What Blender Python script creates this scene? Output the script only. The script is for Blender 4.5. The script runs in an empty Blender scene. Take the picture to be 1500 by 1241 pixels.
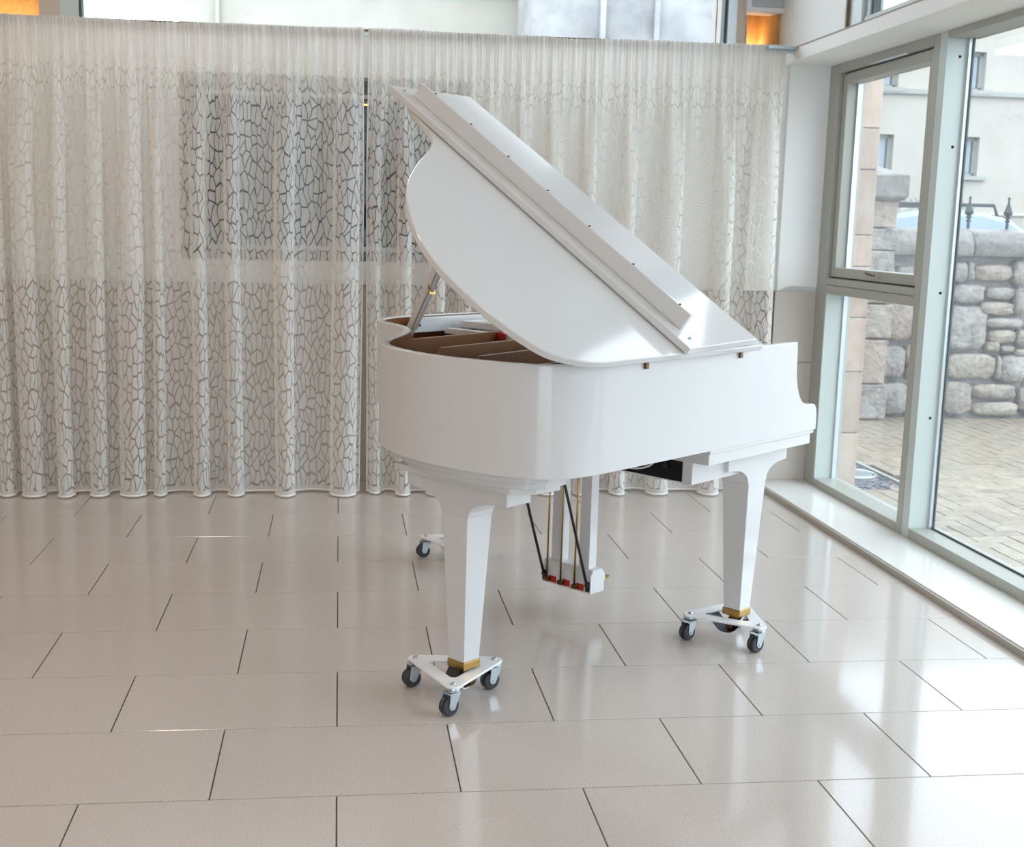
import bpy, bmesh, math, random
from mathutils import Vector, Matrix
random.seed(7)
PI = math.pi
C = bpy.context.scene.collection
SC = bpy.context.scene

# ------------------------------------------------------------------ camera
cam_d = bpy.data.cameras.new('camera'); cam = bpy.data.objects.new('camera', cam_d); C.objects.link(cam)
pitch, yaw, roll = 0.1565433, 0.1166686, 0.0228361
f_ = Vector((math.sin(yaw)*math.cos(pitch), math.cos(yaw)*math.cos(pitch), -math.sin(pitch)))
r_ = Vector((math.cos(yaw), -math.sin(yaw), 0)); u_ = r_.cross(f_)
r2 = r_*math.cos(roll) + u_*math.sin(roll); v2 = -r_*math.sin(roll) + u_*math.cos(roll)
M = Matrix((r2, v2, -f_)).transposed().to_4x4(); M.translation = (0, 0, 1.3633574)
cam.matrix_world = M
cam_d.sensor_width = 36; cam_d.sensor_fit = 'HORIZONTAL'
cam_d.lens = 1750.648/1500*36
cam_d.shift_x = (750-698.898)/1500; cam_d.shift_y = (603.096-620.5)/1500
cam_d.dof.use_dof = True; cam_d.dof.focus_distance = 3.75; cam_d.dof.aperture_fstop = 6.3
cam_d.clip_end = 200
SC.camera = cam
# ------------------------------------------------------------------ world, exposure
W = bpy.data.worlds.new('overcast_sky'); SC.world = W; W.use_nodes = True
nt = W.node_tree; bg = nt.nodes['Background']
tc = nt.nodes.new('ShaderNodeTexCoord'); sep = nt.nodes.new('ShaderNodeSeparateXYZ'); rp = nt.nodes.new('ShaderNodeValToRGB')
nt.links.new(tc.outputs['Generated'], sep.inputs[0]); nt.links.new(sep.outputs['Z'], rp.inputs[0]); nt.links.new(rp.outputs[0], bg.inputs['Color'])
rp.color_ramp.elements[0].position = 0.0; rp.color_ramp.elements[0].color = (0.76, 0.87, 1.0, 1)
rp.color_ramp.elements[1].position = 1.0; rp.color_ramp.elements[1].color = (0.82, 0.91, 1.0, 1)
bg.inputs['Strength'].default_value = 3.4
SC.view_settings.view_transform = 'Standard'; SC.view_settings.look = 'None'
SC.view_settings.gamma = 1; SC.view_settings.exposure = 0.52; SC.view_settings.use_curve_mapping = False
cy = SC.cycles
cy.use_denoising = True; cy.max_bounces = 12; cy.diffuse_bounces = 6; cy.glossy_bounces = 5
cy.transparent_max_bounces = 16; cy.transmission_bounces = 8; cy.sample_clamp_indirect = 6; cy.caustics_reflective = False
# added warm fill lights overhead, out of view (built further down): positions, power, colour
FILL_LIGHTS = [(-3.4, 4.2), (-3.4, 1.6), (-3.4, -1.4), (-0.9, 1.6), (-0.9, -1.4), (-0.9, 4.2)]
FILL_POWER = 9.0; FILL_COL = (1.0, 0.82, 0.66)

# ------------------------------------------------------------------ helpers
def lin(c):
    c = [x/255 for x in c[:3]]
    return tuple((x/12.92 if x <= .04045 else ((x+.055)/1.055)**2.4) for x in c) + (1,)
def mat(name, col, rough=.5, metal=0, noise=0, nscale=20, bump=0, bscale=60, coat=0, spec=.5, emis=None, estr=0):
    m = bpy.data.materials.new(name); m.use_nodes = True; n = m.node_tree; b = n.nodes['Principled BSDF']
    b.inputs['Base Color'].default_value = lin(col); b.inputs['Roughness'].default_value = rough
    b.inputs['Metallic'].default_value = metal; b.inputs['Coat Weight'].default_value = coat
    b.inputs['Coat Roughness'].default_value = .04; b.inputs['Specular IOR Level'].default_value = spec
    t = n.nodes.new('ShaderNodeTexCoord')
    if noise:
        nz = n.nodes.new('ShaderNodeTexNoise'); nz.inputs['Scale'].default_value = nscale; nz.inputs['Detail'].default_value = 5
        n.links.new(t.outputs['Object'], nz.inputs['Vector'])
        mx = n.nodes.new('ShaderNodeMix'); mx.data_type = 'RGBA'
        a = [max(0, x*(1-noise)) for x in col]; c2 = [min(255, x*(1+noise)) for x in col]
        mx.inputs['A'].default_value = lin(a); mx.inputs['B'].default_value = lin(c2)
        n.links.new(nz.outputs['Fac'], mx.inputs['Factor']); n.links.new(mx.outputs['Result'], b.inputs['Base Color'])
    if bump:
        nb = n.nodes.new('ShaderNodeTexNoise'); nb.inputs['Scale'].default_value = bscale; nb.inputs['Detail'].default_value = 4
        bp = n.nodes.new('ShaderNodeBump'); bp.inputs['Strength'].default_value = bump; bp.inputs['Distance'].default_value = .01
        n.links.new(t.outputs['Object'], nb.inputs['Vector']); n.links.new(nb.outputs['Fac'], bp.inputs['Height']); n.links.new(bp.outputs[0], b.inputs['Normal'])
    if emis:
        b.inputs['Emission Color'].default_value = lin(emis); b.inputs['Emission Strength'].default_value = estr
    return m
def link(name, me, parent=None):
    o = bpy.data.objects.new(name, me); C.objects.link(o)
    if parent: o.parent = parent
    return o
def obj(name, bm, m, parent=None, smooth=False, bevel=0, auto=None):
    me = bpy.data.meshes.new(name)
    bmesh.ops.recalc_face_normals(bm, faces=bm.faces)
    bm.to_mesh(me); bm.free(); me.materials.append(m)
    if smooth or auto:
        me.polygons.foreach_set('use_smooth', [True]*len(me.polygons))
        if auto: me.set_sharp_from_angle(angle=math.radians(auto))
    o = link(name, me, parent)
    if bevel:
        b = o.modifiers.new('bevel', 'BEVEL'); b.width = bevel; b.segments = 2; b.limit_method = 'ANGLE'
    return o
def tag(o, label=None, cat=None, group=None, kind=None):
    if label: o['label'] = label
    if cat: o['category'] = cat
    if group: o['group'] = group
    if kind: o['kind'] = kind
    return o
def empty(name, loc=(0, 0, 0), rz=0):
    o = bpy.data.objects.new(name, None); C.objects.link(o); o.location = loc; o.rotation_euler = (0, 0, rz); o.empty_display_size = .1
    return o
def bx(bm, x0, x1, y0, y1, z0, z1):
    vs = [bm.verts.new(p) for p in ((x0,y0,z0),(x1,y0,z0),(x1,y1,z0),(x0,y1,z0),(x0,y0,z1),(x1,y0,z1),(x1,y1,z1),(x0,y1,z1))]
    for f in ((0,3,2,1),(4,5,6,7),(0,1,5,4),(1,2,6,5),(2,3,7,6),(3,0,4,7)): bm.faces.new([vs[i] for i in f])
def box(*a):
    bm = bmesh.new(); bx(bm, *a); return bm
def prism(bm, pts, fn):
    """pts: 2D polygon, fn(p, k) -> 3D for k = 0/1"""
    a = [bm.verts.new(fn(p, 0)) for p in pts]; b = [bm.verts.new(fn(p, 1)) for p in pts]; n = len(pts)
    bm.faces.new(a); bm.faces.new(b[::-1])
    for i in range(n): bm.faces.new((a[i], b[i], b[(i+1) % n], a[(i+1) % n]))
def slab(pts, z0, z1):
    bm = bmesh.new(); prism(bm, pts, lambda p, k: (p[0], p[1], (z0, z1)[k])); return bm
def tube(bm, pts, r, seg=12, cap=True, r1=None):
    pts = [Vector(p) for p in pts]; rings = []; up = None; n = len(pts)
    for i, p in enumerate(pts):
        d = (pts[min(i+1, n-1)] - pts[max(i-1, 0)]).normalized()
        if up is None: up = d.orthogonal().normalized()
        up = (up - d*up.dot(d)).normalized(); s = d.cross(up)
        rr = r if r1 is None else r + (r1-r)*i/(n-1)
        rings.append([bm.verts.new(p + (up*math.cos(t) + s*math.sin(t))*rr) for t in [2*PI*k/seg for k in range(seg)]])
    for a, b in zip(rings, rings[1:]):
        for k in range(seg): bm.faces.new((a[k], a[(k+1) % seg], b[(k+1) % seg], b[k]))
    if cap: bm.faces.new(rings[0][::-1]); bm.faces.new(rings[-1])
def lathe(bm, prof, o=(0, 0, 0), seg=20, axis='z'):
    rings = []
    for r, h in prof:
        ring = []
        for k in range(seg):
            t = 2*PI*k/seg; a, b = r*math.cos(t), r*math.sin(t)
            p = {'z': (a, b, h), 'x': (h, a, b), 'y': (a, h, b)}[axis]
            ring.append(bm.verts.new((p[0]+o[0], p[1]+o[1], p[2]+o[2])))
        rings.append(ring)
    for a, b in zip(rings, rings[1:]):
        for k in range(seg): bm.faces.new((a[k], a[(k+1) % seg], b[(k+1) % seg], b[k]))
    if prof[0][0] > 1e-5: bm.faces.new(rings[0][::-1])
    if prof[-1][0] > 1e-5: bm.faces.new(rings[-1])
def catmull(P, n=8, closed=False):
    out = []; m = len(P)
    for i in range(m if closed else m-1):
        if closed: p0, p1, p2, p3 = P[i-1], P[i], P[(i+1) % m], P[(i+2) % m]
        else: p0, p1, p2, p3 = P[max(i-1, 0)], P[i], P[i+1], P[min(i+2, m-1)]
        for k in range(n):
            t = k/n
            out.append(tuple(.5*((2*b)+(-a+c)*t+(2*a-5*b+4*c-d)*t*t+(-a+3*b-3*c+d)*t**3) for a, b, c, d in zip(p0, p1, p2, p3)))
    if not closed: out.append(tuple(P[-1]))
    return out
def copy_tree(o, parent=None):
    c = o.copy(); C.objects.link(c)
    if parent: c.parent = parent
    for ch in list(o.children): copy_tree(ch, c)
    return c

# ------------------------------------------------------------------ materials
def tile_mat():
    m = mat('polished_stone_tile', (196, 186, 178), rough=.13, spec=.6, coat=.22)
    n = m.node_tree; b = n.nodes['Principled BSDF']; t = n.nodes.new('ShaderNodeTexCoord'); oi = n.nodes.new('ShaderNodeObjectInfo')
    nz = n.nodes.new('ShaderNodeTexNoise'); nz.inputs['Scale'].default_value = 420; nz.inputs['Detail'].default_value = 2
    big = n.nodes.new('ShaderNodeTexNoise'); big.inputs['Scale'].default_value = 3; big.inputs['Detail'].default_value = 3
    n.links.new(t.outputs['Object'], nz.inputs['Vector']); n.links.new(t.outputs['Object'], big.inputs['Vector'])
    r = n.nodes.new('ShaderNodeValToRGB'); e = r.color_ramp.elements
    e[0].position = .3; e[0].color = lin((162, 150, 142)); e[1].position = .66; e[1].color = lin((216, 208, 202))
    e.new(.48).color = lin((200, 190, 183))
    n.links.new(nz.outputs['Fac'], r.inputs[0])
    hs = n.nodes.new('ShaderNodeHueSaturation'); mr = n.nodes.new('ShaderNodeMapRange'); mr.inputs[3].default_value = .965; mr.inputs[4].default_value = 1.03
    ad = n.nodes.new('ShaderNodeMath'); ad.operation = 'MULTIPLY_ADD'; ad.inputs[1].default_value = .5; n.links.new(oi.outputs['Random'], ad.inputs[0]); 
    sc2 = n.nodes.new('ShaderNodeMath'); sc2.operation = 'MULTIPLY'; sc2.inputs[1].default_value = .5; n.links.new(big.outputs['Fac'], sc2.inputs[0]); n.links.new(sc2.outputs[0], ad.inputs[2])
    n.links.new(ad.outputs[0], mr.inputs[0]); n.links.new(mr.outputs[0], hs.inputs['Value']); n.links.new(r.outputs[0], hs.inputs['Color'])
    n.links.new(hs.outputs[0], b.inputs['Base Color'])
    return m
M_tile = tile_mat()
M_grout = mat('dark_grout', (84, 78, 74), rough=.9)
M_plaster = mat('white_plaster', (240, 240, 238), rough=.75, bump=.05, bscale=30)
M_ceil = mat('ceiling_paint', (225, 222, 216), rough=.9)
M_warmwall = mat('beige_paint', (204, 190, 176), rough=.9)
M_wains = mat('stone_wainscot', (198, 189, 180), rough=.55, noise=.04, nscale=90)
M_wains2 = mat('stone_edge', (160, 146, 134), rough=.6, noise=.05, nscale=90)
M_wainsdark = mat('taupe_stone', (176, 161, 148), rough=.5, noise=.06, nscale=60)
M_sill = mat('white_stone_sill', (232, 231, 228), rough=.12, noise=.01, nscale=80)
M_silledge = mat('grey_stone_edge', (176, 170, 160), rough=.4)
M_frame = mat('sage_grey_frame', (172, 173, 164), rough=.38)
M_framed = mat('frame_gasket', (70, 78, 78), rough=.5)
M_framel = mat('pale_green_frame', (200, 209, 205), rough=.35)
M_alu = mat('aluminium_bead', (214, 224, 230), rough=.25, metal=.3)
M_screw = mat('dark_screw', (40, 38, 36), rough=.4, metal=.6)
M_white = mat('white_lacquer', (211, 211, 211), rough=.10, coat=.1, spec=.5)
M_white2 = mat('white_satin', (213, 213, 212), rough=.35)
M_brass = mat('brass', (176, 142, 82), rough=.28, metal=1, noise=.08, nscale=60)
M_darkbrass = mat('tarnished_brass', (110, 88, 58), rough=.4, metal=1, noise=.15, nscale=60)
M_gold = mat('bronze_painted_iron', (112, 70, 26), rough=.42, metal=.25, noise=.06, nscale=30)
M_innerwood = mat('brown_inner_rim', (120, 72, 36), rough=.3, noise=.12, nscale=14, coat=.3)
M_soundb = mat('soundboard_dark', (66, 42, 26), rough=.5, noise=.2, nscale=18)
M_string = mat('copper_wound_string', (150, 130, 112), rough=.3, metal=.9)
M_black = mat('black_plastic', (22, 22, 24), rough=.35)
M_blackm = mat('black_felt', (14, 13, 14), rough=.95)
M_red = mat('red_felt', (176, 40, 22), rough=.95)
M_rubber = mat('dark_rubber', (52, 54, 60), rough=.42)
M_zinc = mat('zinc_steel', (184, 194, 198), rough=.3, metal=.85)
M_dolly = mat('white_powder_coat', (236, 238, 240), rough=.25, coat=.3)
M_rubpad = mat('dark_pad', (58, 58, 64), rough=.6)
M_sand = None
def glass_mat(name, tint=(.97, .99, .985), veil=0.0):
    m = bpy.data.materials.new(name); m.use_nodes = True; n = m.node_tree
    for x in list(n.nodes): n.nodes.remove(x)
    o = n.nodes.new('ShaderNodeOutputMaterial'); tr = n.nodes.new('ShaderNodeBsdfTransparent'); tr.inputs[0].default_value = tint + (1,)
    g = n.nodes.new('ShaderNodeBsdfGlossy'); g.inputs['Roughness'].default_value = .01
    fr = n.nodes.new('ShaderNodeFresnel'); ge = n.nodes.new('ShaderNodeNewGeometry'); io = n.nodes.new('ShaderNodeMapRange')
    io.inputs[3].default_value = 1.45; io.inputs[4].default_value = 1/1.45; n.links.new(ge.outputs['Backfacing'], io.inputs[0]); n.links.new(io.outputs[0], fr.inputs[0])   # same index from both faces of a thin pane
    mx = n.nodes.new('ShaderNodeMixShader'); n.links.new(fr.outputs[0], mx.inputs[0]); n.links.new(tr.outputs[0], mx.inputs[1]); n.links.new(g.outputs[0], mx.inputs[2])
    out = mx
    if veil:
        d = n.nodes.new('ShaderNodeBsdfTranslucent'); d.inputs[0].default_value = (.9, .95, 1, 1)  # glare haze mixed into the pane as a translucent veil
        m2 = n.nodes.new('ShaderNodeMixShader'); m2.inputs[0].default_value = veil
        n.links.new(mx.outputs[0], m2.inputs[1]); n.links.new(d.outputs[0], m2.inputs[2]); out = m2
    n.links.new(out.outputs[0], o.inputs[0]); return m
M_glass = glass_mat('window_glass', veil=.02)
M_glass2 = glass_mat('clear_glass')
def lace_mat():
    m = bpy.data.materials.new('crackle_lace'); m.use_nodes = True; n = m.node_tree
    for x in list(n.nodes): n.nodes.remove(x)
    N = n.nodes.new; L = n.links.new
    o = N('ShaderNodeOutputMaterial'); uv = N('ShaderNodeUVMap'); uv.uv_map = 'UVMap'
    mp = N('ShaderNodeMapping'); mp.inputs['Scale'].default_value = (38.0, 14.5, 1)
    nz = N('ShaderNodeTexNoise'); nz.inputs['Scale'].default_value = 9; nz.inputs['Detail'].default_value = 1
    L(uv.outputs[0], nz.inputs['Vector'])
    mad = N('ShaderNodeVectorMath'); mad.operation = 'MULTIPLY_ADD'; mad.inputs[1].default_value = (.04, .055, 0)
    L(nz.outputs['Color'], mad.inputs[0]); L(uv.outputs[0], mad.inputs[2]); L(mad.outputs[0], mp.inputs[0])
    v = N('ShaderNodeTexVoronoi'); v.voronoi_dimensions = '2D'; v.feature = 'DISTANCE_TO_EDGE'; v.inputs['Scale'].default_value = 1; v.inputs['Randomness'].default_value = 1
    L(mp.outputs[0], v.inputs['Vector'])
    mr = N('ShaderNodeMapRange'); mr.inputs[1].default_value = .025; mr.inputs[2].default_value = .09; L(v.outputs['Distance'], mr.inputs[0])
    # hem band (v < .02 or v close to the header) is dense cloth
    sp = N('ShaderNodeSeparateXYZ'); L(uv.outputs[0], sp.inputs[0])
    hem = N('ShaderNodeMath'); hem.operation = 'LESS_THAN'; hem.inputs[1].default_value = .035; L(sp.outputs['Y'], hem.inputs[0])
    hd = N('ShaderNodeMapRange'); hd.inputs[1].default_value = 1.88; hd.inputs[2].default_value = 2.12; hd.inputs[4].default_value = .96; L(sp.outputs['Y'], hd.inputs[0])
    mxm = N('ShaderNodeMath'); mxm.operation = 'MAXIMUM'; L(mr.outputs[0], mxm.inputs[0]); mx3 = N('ShaderNodeMath'); mx3.operation = 'MAXIMUM'; L(hem.outputs[0], mx3.inputs[0]); L(hd.outputs[0], mx3.inputs[1]); L(mx3.outputs[0], mxm.inputs[1])
    # opacity: sheer net in the cracks, woven white in the cells; thicker when seen edge-on, as cloth is
    lw = N('ShaderNodeLayerWeight'); lw.inputs[0].default_value = .35
    cell = N('ShaderNodeMapRange'); cell.inputs[3].default_value = .05; cell.inputs[4].default_value = .70; L(mxm.outputs[0], cell.inputs[0])
    hmul = N('ShaderNodeMath'); hmul.operation = 'MULTIPLY_ADD'; hmul.inputs[1].default_value = .12; L(hd.outputs[0], hmul.inputs[0]); L(cell.outputs[0], hmul.inputs[2])
    ad = N('ShaderNodeMath'); ad.operation = 'MULTIPLY_ADD'; ad.inputs[1].default_value = .35; ad.use_clamp = True
    L(lw.outputs['Facing'], ad.inputs[0]); L(hmul.outputs[0], ad.inputs[2])
    tr = N('ShaderNodeBsdfTransparent'); df = N('ShaderNodeBsdfDiffuse'); df.inputs[0].default_value = lin((240, 238, 234)); tl = N('ShaderNodeBsdfTranslucent'); tl.inputs[0].default_value = lin((240, 236, 230))
    bmp = N('ShaderNodeBump'); bmp.inputs['Strength'].default_value = .3; bmp.inputs['Distance'].default_value = .004; L(mxm.outputs[0], bmp.inputs['Height']); L(bmp.outputs[0], df.inputs['Normal'])
    m1 = N('ShaderNodeMixShader'); m1.inputs[0].default_value = .22; L(df.outputs[0], m1.inputs[1]); L(tl.outputs[0], m1.inputs[2])
    m2 = N('ShaderNodeMixShader'); L(ad.outputs[0], m2.inputs[0]); L(tr.outputs[0], m2.inputs[1]); L(m1.outputs[0], m2.inputs[2])
    L(m2.outputs[0], o.inputs[0]); return m
M_lace = lace_mat()
def stone_mat(name, cols, scale=4, wet=.6, bump=.4, lichen=0):
    m = mat(name, cols[0], rough=wet); n = m.node_tree; b = n.nodes['Principled BSDF']
    t = n.nodes.new('ShaderNodeTexCoord'); oi = n.nodes.new('ShaderNodeObjectInfo')
    nz = n.nodes.new('ShaderNodeTexNoise'); nz.inputs['Scale'].default_value = scale; nz.inputs['Detail'].default_value = 8; nz.inputs['Roughness'].default_value = .65
    va = n.nodes.new('ShaderNodeVectorMath'); va.operation = 'ADD'; cx = n.nodes.new('ShaderNodeCombineXYZ')
    ml = n.nodes.new('ShaderNodeMath'); ml.operation = 'MULTIPLY'; ml.inputs[1].default_value = 40; n.links.new(oi.outputs['Random'], ml.inputs[0]); n.links.new(ml.outputs[0], cx.inputs[0]); n.links.new(ml.outputs[0], cx.inputs[2])
    n.links.new(t.outputs['Object'], va.inputs[0]); n.links.new(cx.outputs[0], va.inputs[1]); n.links.new(va.outputs[0], nz.inputs['Vector'])
    r = n.nodes.new('ShaderNodeValToRGB'); el = r.color_ramp.elements
    el[0].position = .32; el[0].color = lin(cols[0]); el[1].position = .68; el[1].color = lin(cols[-1])
    for i, c in enumerate(cols[1:-1]): el.new(.32+.36*(i+1)/(len(cols)-1)).color = lin(c)
    n.links.new(nz.outputs['Fac'], r.inputs[0])
    hs = n.nodes.new('ShaderNodeHueSaturation'); mr = n.nodes.new('ShaderNodeMapRange'); mr.inputs[3].default_value = .8; mr.inputs[4].default_value = 1.15
    n.links.new(oi.outputs['Random'], mr.inputs[0]); n.links.new(mr.outputs[0], hs.inputs['Value']); n.links.new(r.outputs[0], hs.inputs['Color']); n.links.new(hs.outputs[0], b.inputs['Base Color'])
    if lichen:
        l1 = n.nodes.new('ShaderNodeTexNoise'); l1.inputs['Scale'].default_value = 14; l1.inputs['Detail'].default_value = 9; l1.inputs['Roughness'].default_value = .75
        n.links.new(va.outputs[0], l1.inputs['Vector']); lr = n.nodes.new('ShaderNodeValToRGB'); q = lr.color_ramp.elements
        q[0].position = .36; q[0].color = lin((84, 80, 78)); q[1].position = .64; q[1].color = lin((190, 187, 180)); q.new(.47).color = lin((150, 144, 138)); q.new(.55).color = lin((156, 150, 144))
        n.links.new(l1.outputs['Fac'], lr.inputs[0]); mm = n.nodes.new('ShaderNodeMix'); mm.data_type = 'RGBA'; mm.inputs['Factor'].default_value = lichen
        n.links.new(hs.outputs[0], mm.inputs['A']); n.links.new(lr.outputs[0], mm.inputs['B']); n.links.new(mm.outputs['Result'], b.inputs['Base Color'])
    nb = n.nodes.new('ShaderNodeTexNoise'); nb.inputs['Scale'].default_value = scale*6; nb.inputs['Detail'].default_value = 6
    bp = n.nodes.new('ShaderNodeBump'); bp.inputs['Strength'].default_value = bump; bp.inputs['Distance'].default_value = .02
    n.links.new(t.outputs['Object'], nb.inputs['Vector']); n.links.new(nb.outputs['Fac'], bp.inputs['Height']); n.links.new(bp.outputs[0], b.inputs['Normal'])
    return m
M_st = {'grey': stone_mat('grey_rubble', [(92, 84, 80), (124, 116, 110), (156, 149, 143)], lichen=.5, bump=1.0),
        'tan': stone_mat('tan_rubble', [(106, 92, 74), (140, 124, 104), (170, 156, 138)], lichen=.5, bump=1.0),
        'pink': stone_mat('pink_rubble', [(116, 94, 80), (148, 124, 106), (172, 154, 140)], lichen=.5, bump=1.0),
        'brown': stone_mat('brown_rubble', [(98, 78, 66), (124, 102, 88), (148, 134, 120)], lichen=.5, bump=1.0),
        'dark': stone_mat('dark_rubble', [(84, 78, 70), (112, 106, 98), (140, 136, 130)], lichen=.5, bump=1.0)}
M_mortar = stone_mat('lime_mortar', [(118, 120, 124), (152, 154, 158)], scale=12, lichen=.4, bump=1.0)
M_cope = stone_mat('weathered_cope', [(70, 68, 66), (98, 95, 92), (134, 130, 126)], scale=3, lichen=.3, bump=.8)
M_sand = stone_mat('buff_sandstone', [(164, 142, 126), (186, 164, 148), (196, 178, 164)], scale=3, bump=.1)
M_pave = stone_mat('wet_buff_paver', [(128, 119, 104), (150, 137, 119), (166, 153, 134)], scale=16, wet=.3, bump=.08)
M_pjoint = mat('paver_joint_sand', (62, 58, 50), rough=.8)
M_ashlar = stone_mat('cream_ashlar', [(172, 165, 154), (180, 173, 162), (186, 179, 168)], scale=1.2, wet=.8, bump=.05)
M_greyst = stone_mat('stained_grey_gable', [(120, 118, 118), (156, 154, 154), (184, 180, 176)], scale=.8, wet=.8, bump=.1)
M_course = mat('grey_string_course', (150, 150, 144), rough=.8)
M_dkglass = mat('dark_window_pane', (52, 62, 66), rough=.06, spec=.8)
M_curtgr = mat('pale_curtain_behind_pane', (150, 160, 168), rough=.6)
M_iron = mat('wrought_iron', (44, 50, 54), rough=.5, metal=.4)
M_van = mat('pale_blue_car_paint', (128, 146, 168), rough=.25, coat=.6)
M_bush = mat('bush_green', (104, 116, 92), rough=.9, noise=.25, nscale=8)
M_orange = mat('orange_cork_panel', (198, 148, 86), rough=.7, noise=.14, nscale=60)
M_spk = mat('speaker_white', (222, 222, 222), rough=.45)
M_grille = mat('speaker_grille', (176, 178, 182), rough=.6, bump=.3, bscale=400)
M_backplas = mat('beige_white_plaster', (243, 239, 233), rough=.8)
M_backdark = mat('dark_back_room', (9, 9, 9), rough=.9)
M_timber = mat('brown_timber_rail', (120, 100, 78), rough=.5, noise=.1)
M_gravel = stone_mat('dark_wet_gravel', [(60, 60, 66), (100, 102, 110), (150, 152, 160)], scale=40, wet=.3)

def S(name, bm, m, parent=None, **k):
    o = obj(name, bm, m, parent, **k)
    if parent is None: tag(o, kind='structure')
    return o

# ================================================================== THE SETTING
RX0, RX1, RY0, YB = -5.2, 2.5, -4.2, 6.25        # room limits; window wall at x = 2.5
floor = S('floor', box(RX0, 2.62, RY0, 6.45, -.12, -.0045), M_grout)
tw, td, g = .6, .4003, .0034
OX, OY = -.001, 2.7028
tmeshes = {}
def tile_mesh(w):
    k = round(w, 3)
    if k not in tmeshes:
        bm = box(0, w-g, 0, td-g, -.012, 0)
        bmesh.ops.bevel(bm, geom=[e for e in bm.edges if all(v.co.z > -.001 for v in e.verts)], offset=.0008, segments=1, affect='EDGES')
        me = bpy.data.meshes.new('tile'); bmesh.ops.recalc_face_normals(bm, faces=bm.faces); bm.to_mesh(me); bm.free(); me.materials.append(M_tile); tmeshes[k] = me
    return tmeshes[k]
XR = 2.226
far = bmesh.new()
for j in range(-17, 10):                         # j-th course, its near joint at OY + j*td
    y = OY + j*td
    if y > 6.2: continue
    odd = (j % 2)                                # joints at even half tiles between lines 1-2
    x = OX + (0 if odd else tw/2) - 9*tw
    while x < XR:
        a, b = max(x, RX0), min(x+tw, XR)
        if b-a > .02:
            if -2.7 < x and y > 1.0:
                o = link('tile', tile_mesh(b-a), floor); o.location = (a+g/2, y+g/2, 0)
            else:
                bx(far, a+g/2, b-g/2, y+g/2, y+td-g/2, -.012, 0)
        x += tw
tag(S('tile', far, M_tile, floor), kind='stuff')

# right-hand stone sill at the glass wall
sl = S('sill', box(XR+.004, 2.64, RY0, 6.09, -.004, .030), M_sill, bevel=.003)
S('sill_edge', box(XR-.006, XR+.010, RY0, 6.09, -.004, .0245), M_silledge, sl)

# back wall with two openings seen through the lace
WX0, WX1, WZ0, WZ1 = -.80, .66, 1.15, 2.075
ZT = 2.30
bw = bmesh.new()
for a in ((RX0, WX0, 0, ZT), (WX1, 2.5, 0, ZT), (WX0, WX1, 0, WZ0), (WX0, WX1, WZ1, ZT)): bx(bw, a[0], a[1], YB, YB+.2, a[2], a[3])
wall_back = S('wall_back', bw, M_backplas)
w = S('wainscot', box(RX0, 2.29, YB-.03, YB-.002, 0, 1.03), M_wainsdark, wall_back)
S('coping', box(RX0, 2.29, YB-.034, YB-.001, 1.022, 1.034), M_wains2, wall_back)
# window in back wall
fr = bmesh.new()
for a in ((-.70, .60, 1.20, 1.225), (-.70, .60, 1.985, 2.005), (-.70, -.68, 1.2, 2.0), (.58, .60, 1.2, 2.0)): bx(fr, a[0], a[1], YB+.14, YB+.17, a[2], a[3])
w1 = S('window_1', fr, M_white2)
rv = bmesh.new()
for a in ((WX0, WX1, 1.15, 1.20), (WX0, WX1, 2.005, 2.075), (WX0, -.70, 1.15, 2.075), (.60, WX1, 1.15, 2.075)): bx(rv, a[0], a[1], YB+.15, YB+.19, a[2], a[3])
S('surround_panel', rv, mat('grey_surround', (128, 126, 126), rough=.6), w1)
S('pane', box(-.68, .58, YB+.152, YB+.156, 1.225, 1.985), M_glass2, w1)
for x in (-.28, .16): S('mullion', box(x, x+.018, YB+.14, YB+.17, 1.225, 1.985), mat('dark_mullion', (70, 70, 72)), w1)
# dim store room behind it
br = bmesh.new()
bx(br, -1.6, -1.5, YB+.2, 8.6, 0, 2.2); bx(br, 1.4, 1.5, YB+.2, 8.6, 0, 2.2); bx(br, -1.6, 1.5, 8.6, 8.7, 0, 2.2); bx(br, -1.6, 1.5, YB+.2, 8.7, 2.2, 2.25); bx(br, -1.6, 1.5, YB+.2, 8.7, -.05, 0)
S('wall_back_room', br, M_backdark)
# small warm pendant seen through the gap between the curtains
pl = empty('pendant_lamp', (.15, 7.3, 2.07)); tag(pl, 'small orange glowing pendant lamp seen through the gap between the lace curtains', 'lamp')
bm = bmesh.new(); lathe(bm, [(.012, .05), (.03, .045), (.045, .0), (.047, -.03), (.043, -.03), (.03, .03)]); obj('lamp_shade', bm, M_darkbrass, pl, smooth=True)
bm = bmesh.new(); lathe(bm, [(.0, -.035), (.02, -.03), (.028, -.01), (.02, .012), (0, .02)]); obj('bulb', bm, mat('warm_bulb', (255, 170, 90), emis=(255, 140, 60), estr=6), pl, smooth=True)
bm = bmesh.new(); tube(bm, [(0, 0, .05), (0, 0, .25)], .003); obj('cord', bm, M_black, pl)

# stone-clad pier at the right of the curtain
pier = S('wall_pier', box(2.285, 2.62, 6.12, 6.45, 1.045, 3.6), M_plaster)
S('plaster_return', box(2.12, 2.2849, 6.12, 6.249, 1.045, 2.262), M_backplas, pier)
bm = box(2.28, 2.62, 6.09, 6.45, .03, .668)
S('stone_panel', bm, M_wains, pier); S('stone_panel', box(2.28, 2.62, 6.09, 6.45, .671, 1.045), M_wains, pier)
S('stone_edge', box(2.2785, 2.2835, 6.091, 6.24, .03, 1.044), M_wains2, pier)
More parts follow.
